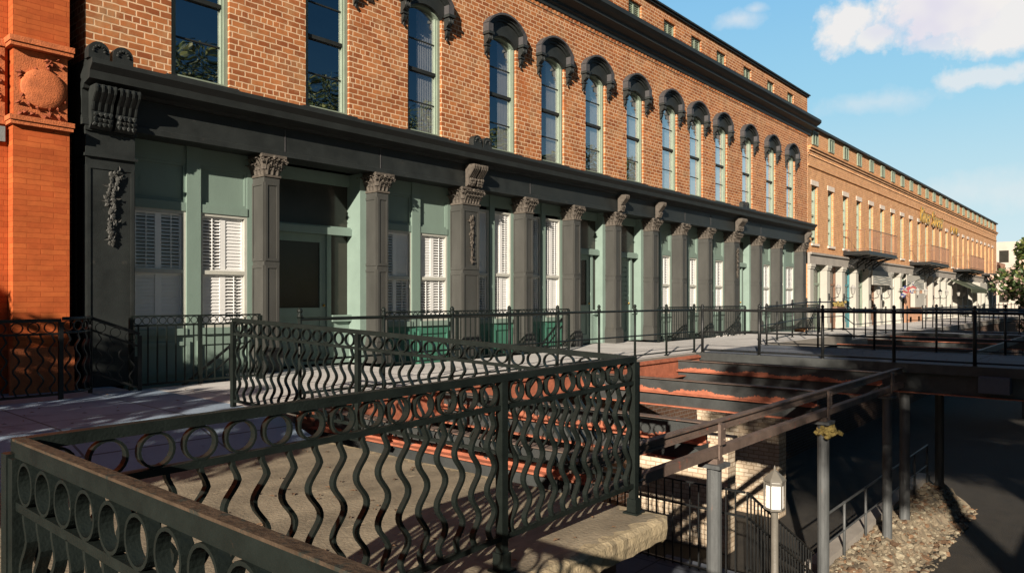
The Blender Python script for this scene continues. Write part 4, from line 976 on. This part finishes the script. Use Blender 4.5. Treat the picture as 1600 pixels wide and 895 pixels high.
# flag, banner, panels, awning
t = thing('flag', 'red white and blue flag hanging from an angled pole over the stone shops', 'flag', (47.2, D-.2, .9))
f = MB(); f.tube([(47.0, D-.1, .55), (46.6, D-1.3, 1.15)], .02, 6); f.build('pole', 'rail_black', t)
f = MB(); n = 14; cols_ = []
for i in range(n):
    for j in range(10):
        a = i/n; b = j/10
        def P_(a, b): return (46.95-.3*a, D-.25-.75*a+.07*math.sin(b*9), .60+.36*a-b*.5+.09*math.sin(a*9+b*3))
        f.mi = 0 if abs(a-.5) < .1 or abs(b-.45) < .09 else (1 if abs(a-.5) < .17 or abs(b-.45) < .17 or abs(abs(a-.5)-abs(b-.45)) < .08 else 2)
        f.quad(P_(a, b), P_(a+1/n, b), P_(a+1/n, b+.1), P_(a, b+.1))
f.build('cloth', ['flag_red', 'stone_white', 'blue_cloth'], t)
def swirl_panel(x0, x1, lab, z0=.95, z1=1.5):
    t = thing('relief_sign', lab, 'sign', (x0, D-.2, z0)); f = MB(); f.box(x0, x1, D-.20, D-.155, z0, z1); f.build('board', 'stone_white', t)
    f = MB()
    for k in range(3): f.tube([(x0+.2+(x1-x0-.4)*i/12, D-.215, z0+.12+k*.14+.04*math.sin(i*.9+k)) for i in range(13)], .014, 5)
    f.build('relief_lines', 'slate_trim', t)
swirl_panel(41.0, 44.8, 'white relief sign with faint curling lines above the fifth stone bay', .75, 1.5)
swirl_panel(48.4, 53.0, 'white relief sign with faint curling lines right of the flag', .6, 1.45)
f = MB(); f.box(49.3, 51.9, D-.45, D-.2, -.5, .35); tag(f.build('hanging_sign', 'stone_white'), 'blank white square sign board on the shop wall right of the flag', 'sign')
f = MB(); f.box(48.3, 52.9, D-.12, D-.082, -1.42, .58); tag(f.build('shop_infill', 'pink_wall'), 'pinkish shop wall panel under the white sign board', 'wall')
t = thing('awning', 'dark green sloping awning with a round pale emblem over a shop', 'awning', (64, D, 1.4))
f = MB(); f.prism([(D-.15, 1.45), (D-1.5, .75), (D-1.5, .45), (D-1.46, .45), (D-1.46, .72), (D-.15, 1.38)], 62.0, 69.0); f.build('canopy', 'awning_green', t)
f = MB(); f.add([(66+.33*math.cos(a), D-.82-.45*math.sin(a)*.0-.29*math.sin(a)-.01, 1.105+.15*-math.sin(a)+.02) for a in [2*PI*i/20 for i in range(20)]], [tuple(range(20))]); f.build('emblem', 'stone_white', t)
t = thing('awning', 'small cream awning beside the dark green awning', 'awning', (70, D, 1.2)); f = MB(); f.prism([(D-.15, 1.5), (D-.9, 1.3), (D-.9, .55), (D-.86, .55), (D-.15, 1.4)], 70.0, 73.6); f.build('canopy', 'stone_white', t)

t = thing('planter', 'small hanging planter of yellow flowers on the raised pipe railing', 'planter', (24.9, 7.5, -.5))
f = MB(); f.box(24.5, 25.4, 7.36, 7.5, -.42, -.25); f.build('box', 'brown_door', t)
f = MB(); random.seed(8)
for i in range(60): f.blob((random.uniform(24.5, 25.4), random.uniform(7.36, 7.5), random.uniform(-.25, -.10)), random.uniform(.02, .045), k=.4)
f.build('flowers', 'moss', t)
# dry leaves blown over the paving
random.seed(12); f = MB()
for i in range(420):
    r_ = random.random()
    if r_ < .45: x_, y_, z_ = random.uniform(-1, 4.2), random.uniform(2.5, 6.4), -1.452
    elif r_ < .8: x_, y_, z_ = random.uniform(-1, 14), random.uniform(7.6, 9.9), -1.193
    else: x_, y_, z_ = random.uniform(15.1, 18.4), random.uniform(1, 7.2), -1.193
    a = random.uniform(0, 6.3); l_ = random.uniform(.015, .035); c_, s_ = math.cos(a)*l_, math.sin(a)*l_
    f.add([(x_-c_, y_-s_, z_), (x_+s_*.5, y_-c_*.5, z_+.006), (x_+c_, y_+s_, z_+.002), (x_-s_*.5, y_+c_*.5, z_+.008)], [(0, 1, 2, 3)])
tag(f.build('fallen_leaves', 'rubble_brown'), 'dry brown leaves scattered over the paving and the tan slab', 'leaves', kind='stuff')
# ------------------------------------------------------------------ trees
def crown(f, c, rad, n, size, mats=1, flat=1, holes=.35, seed=1):
    random.seed(seed)
    lumps = [(Vector((random.gauss(0, .45), random.gauss(0, .45), random.gauss(0, .42))), random.uniform(.28, .5)) for _ in range(16)]
    for i in range(n):
        lp, lr = random.choice(lumps)
        d = Vector((random.gauss(0, 1), random.gauss(0, 1), random.gauss(0, 1))).normalized()*lr*random.random()**.33
        p = lp+d
        p = Vector((c[0]+p.x*rad[0], c[1]+p.y*rad[1], c[2]+p.z*rad[2]))
        a = Vector((random.gauss(0, 1), random.gauss(0, 1), random.gauss(0, .7))).normalized(); b = a.cross(Vector((random.random(), random.random(), random.random()))).normalized()
        s_ = size*random.uniform(.6, 1.4); f.mi = 0 if random.random() < .65 else min(mats-1, random.randint(1, 2))
        f.add([p-a*s_, p+b*s_*.5, p+a*s_, p-b*s_*.5], [(0, 1, 2, 3)])
def make_tree(name, label, loc, trunk_h, rad, n, size, seed, mats=('leaf_dark', 'leaf_olive'), group=None, tr=.22):
    t = thing(name, label, 'tree', loc, 0, group); x_, y_, z_ = loc; random.seed(seed)
    f = MB(); f.tube([(x_, y_, z_), (x_+.1, y_, z_+trunk_h*.5), (x_, y_+.1, z_+trunk_h)], tr, 8, tr*.7)
    for k in range(6):
        a = k*PI/3+.3; f.tube([(x_, y_, z_+trunk_h*.9), (x_+math.cos(a)*rad[0]*.35, y_+math.sin(a)*rad[1]*.35, z_+trunk_h+rad[2]*.5), (x_+math.cos(a)*rad[0]*.7, y_+math.sin(a)*rad[1]*.7, z_+trunk_h+rad[2]*.9)], tr*.5, 6, tr*.1)
    f.build('trunk', 'bark', t)
    f = MB(); crown(f, (x_, y_, z_+trunk_h+rad[2]*.8), rad, n, size, len(mats), seed=seed); f.build('crown', list(mats), t)
    return t
o0 = make_tree('oak_tree', 'live oak on the street terrace behind the viewer', (-3.9, -6.5, -1.45), 7.0, (4.4, 4.2, 2.2), 34000, .088, 2, group='live oaks on the street terrace', tr=.35)
def copy_tree(o, parent=None):
    c = o.copy(); col.objects.link(c); c.parent = parent
    for ch in [k for k in bpy.data.objects if k.parent == o]: copy_tree(ch, c)
    return c
for i in range(1, 8):
    c = copy_tree(o0); c.location = (-3.9+i*6.0, -6.5+.5*math.sin(i*2.1), -1.45)
t = make_tree('shade_shrub', 'rounded bush on the sidewalk left of the view', (-4.0, 3.6, -1.46), .5, (1.3, 1.2, 1.5), 9000, .10, 21, group='added shade shrubs left of the view', tr=.08)  # unseen bushes, added to cast shade on the left pavement
for (x_, y_, s_) in ((-4.1, 5.4, 1.0), (-4.0, 7.2, 1.1), (-3.9, 8.8, 1.1)):
    c = copy_tree(t); c.location = (x_, y_, -1.3); c.scale = (s_, s_, s_)
make_tree('flowering_tree', 'leafy tree with pale pinkish blossom at the right edge before the far shops', (61.0, 5.0, -4.6), 3.0, (2.9, 2.4, 2.5), 5200, .17, 9, mats=('leaf_dark', 'leaf_olive', 'bloom'), tr=.2)
make_tree('evergreen_tree', 'darker tree behind the blossoming one at the right edge', (74, 5.4, -4.6), 4.4, (4.2, 2.4, 2.8), 4200, .26, 10, tr=.25)
# distant buildings
t = thing('far_building', 'pale concrete building on the skyline at the right edge', 'building', (132, 12, -4.6))
f = MB(); f.box(131, 150, 2, 17, -4.6, 8.6); f.box(134, 140, 6, 13, 8.6, 9.8); f.build('wall', 'far_wall', t)
for k in range(3):
    for j in range(6): MB().box(130.96, 130.999, 2.8+j*2.4, 4.0+j*2.4, -.5+k*3, 1.3+k*3).build('window', 'dark_glass', t)
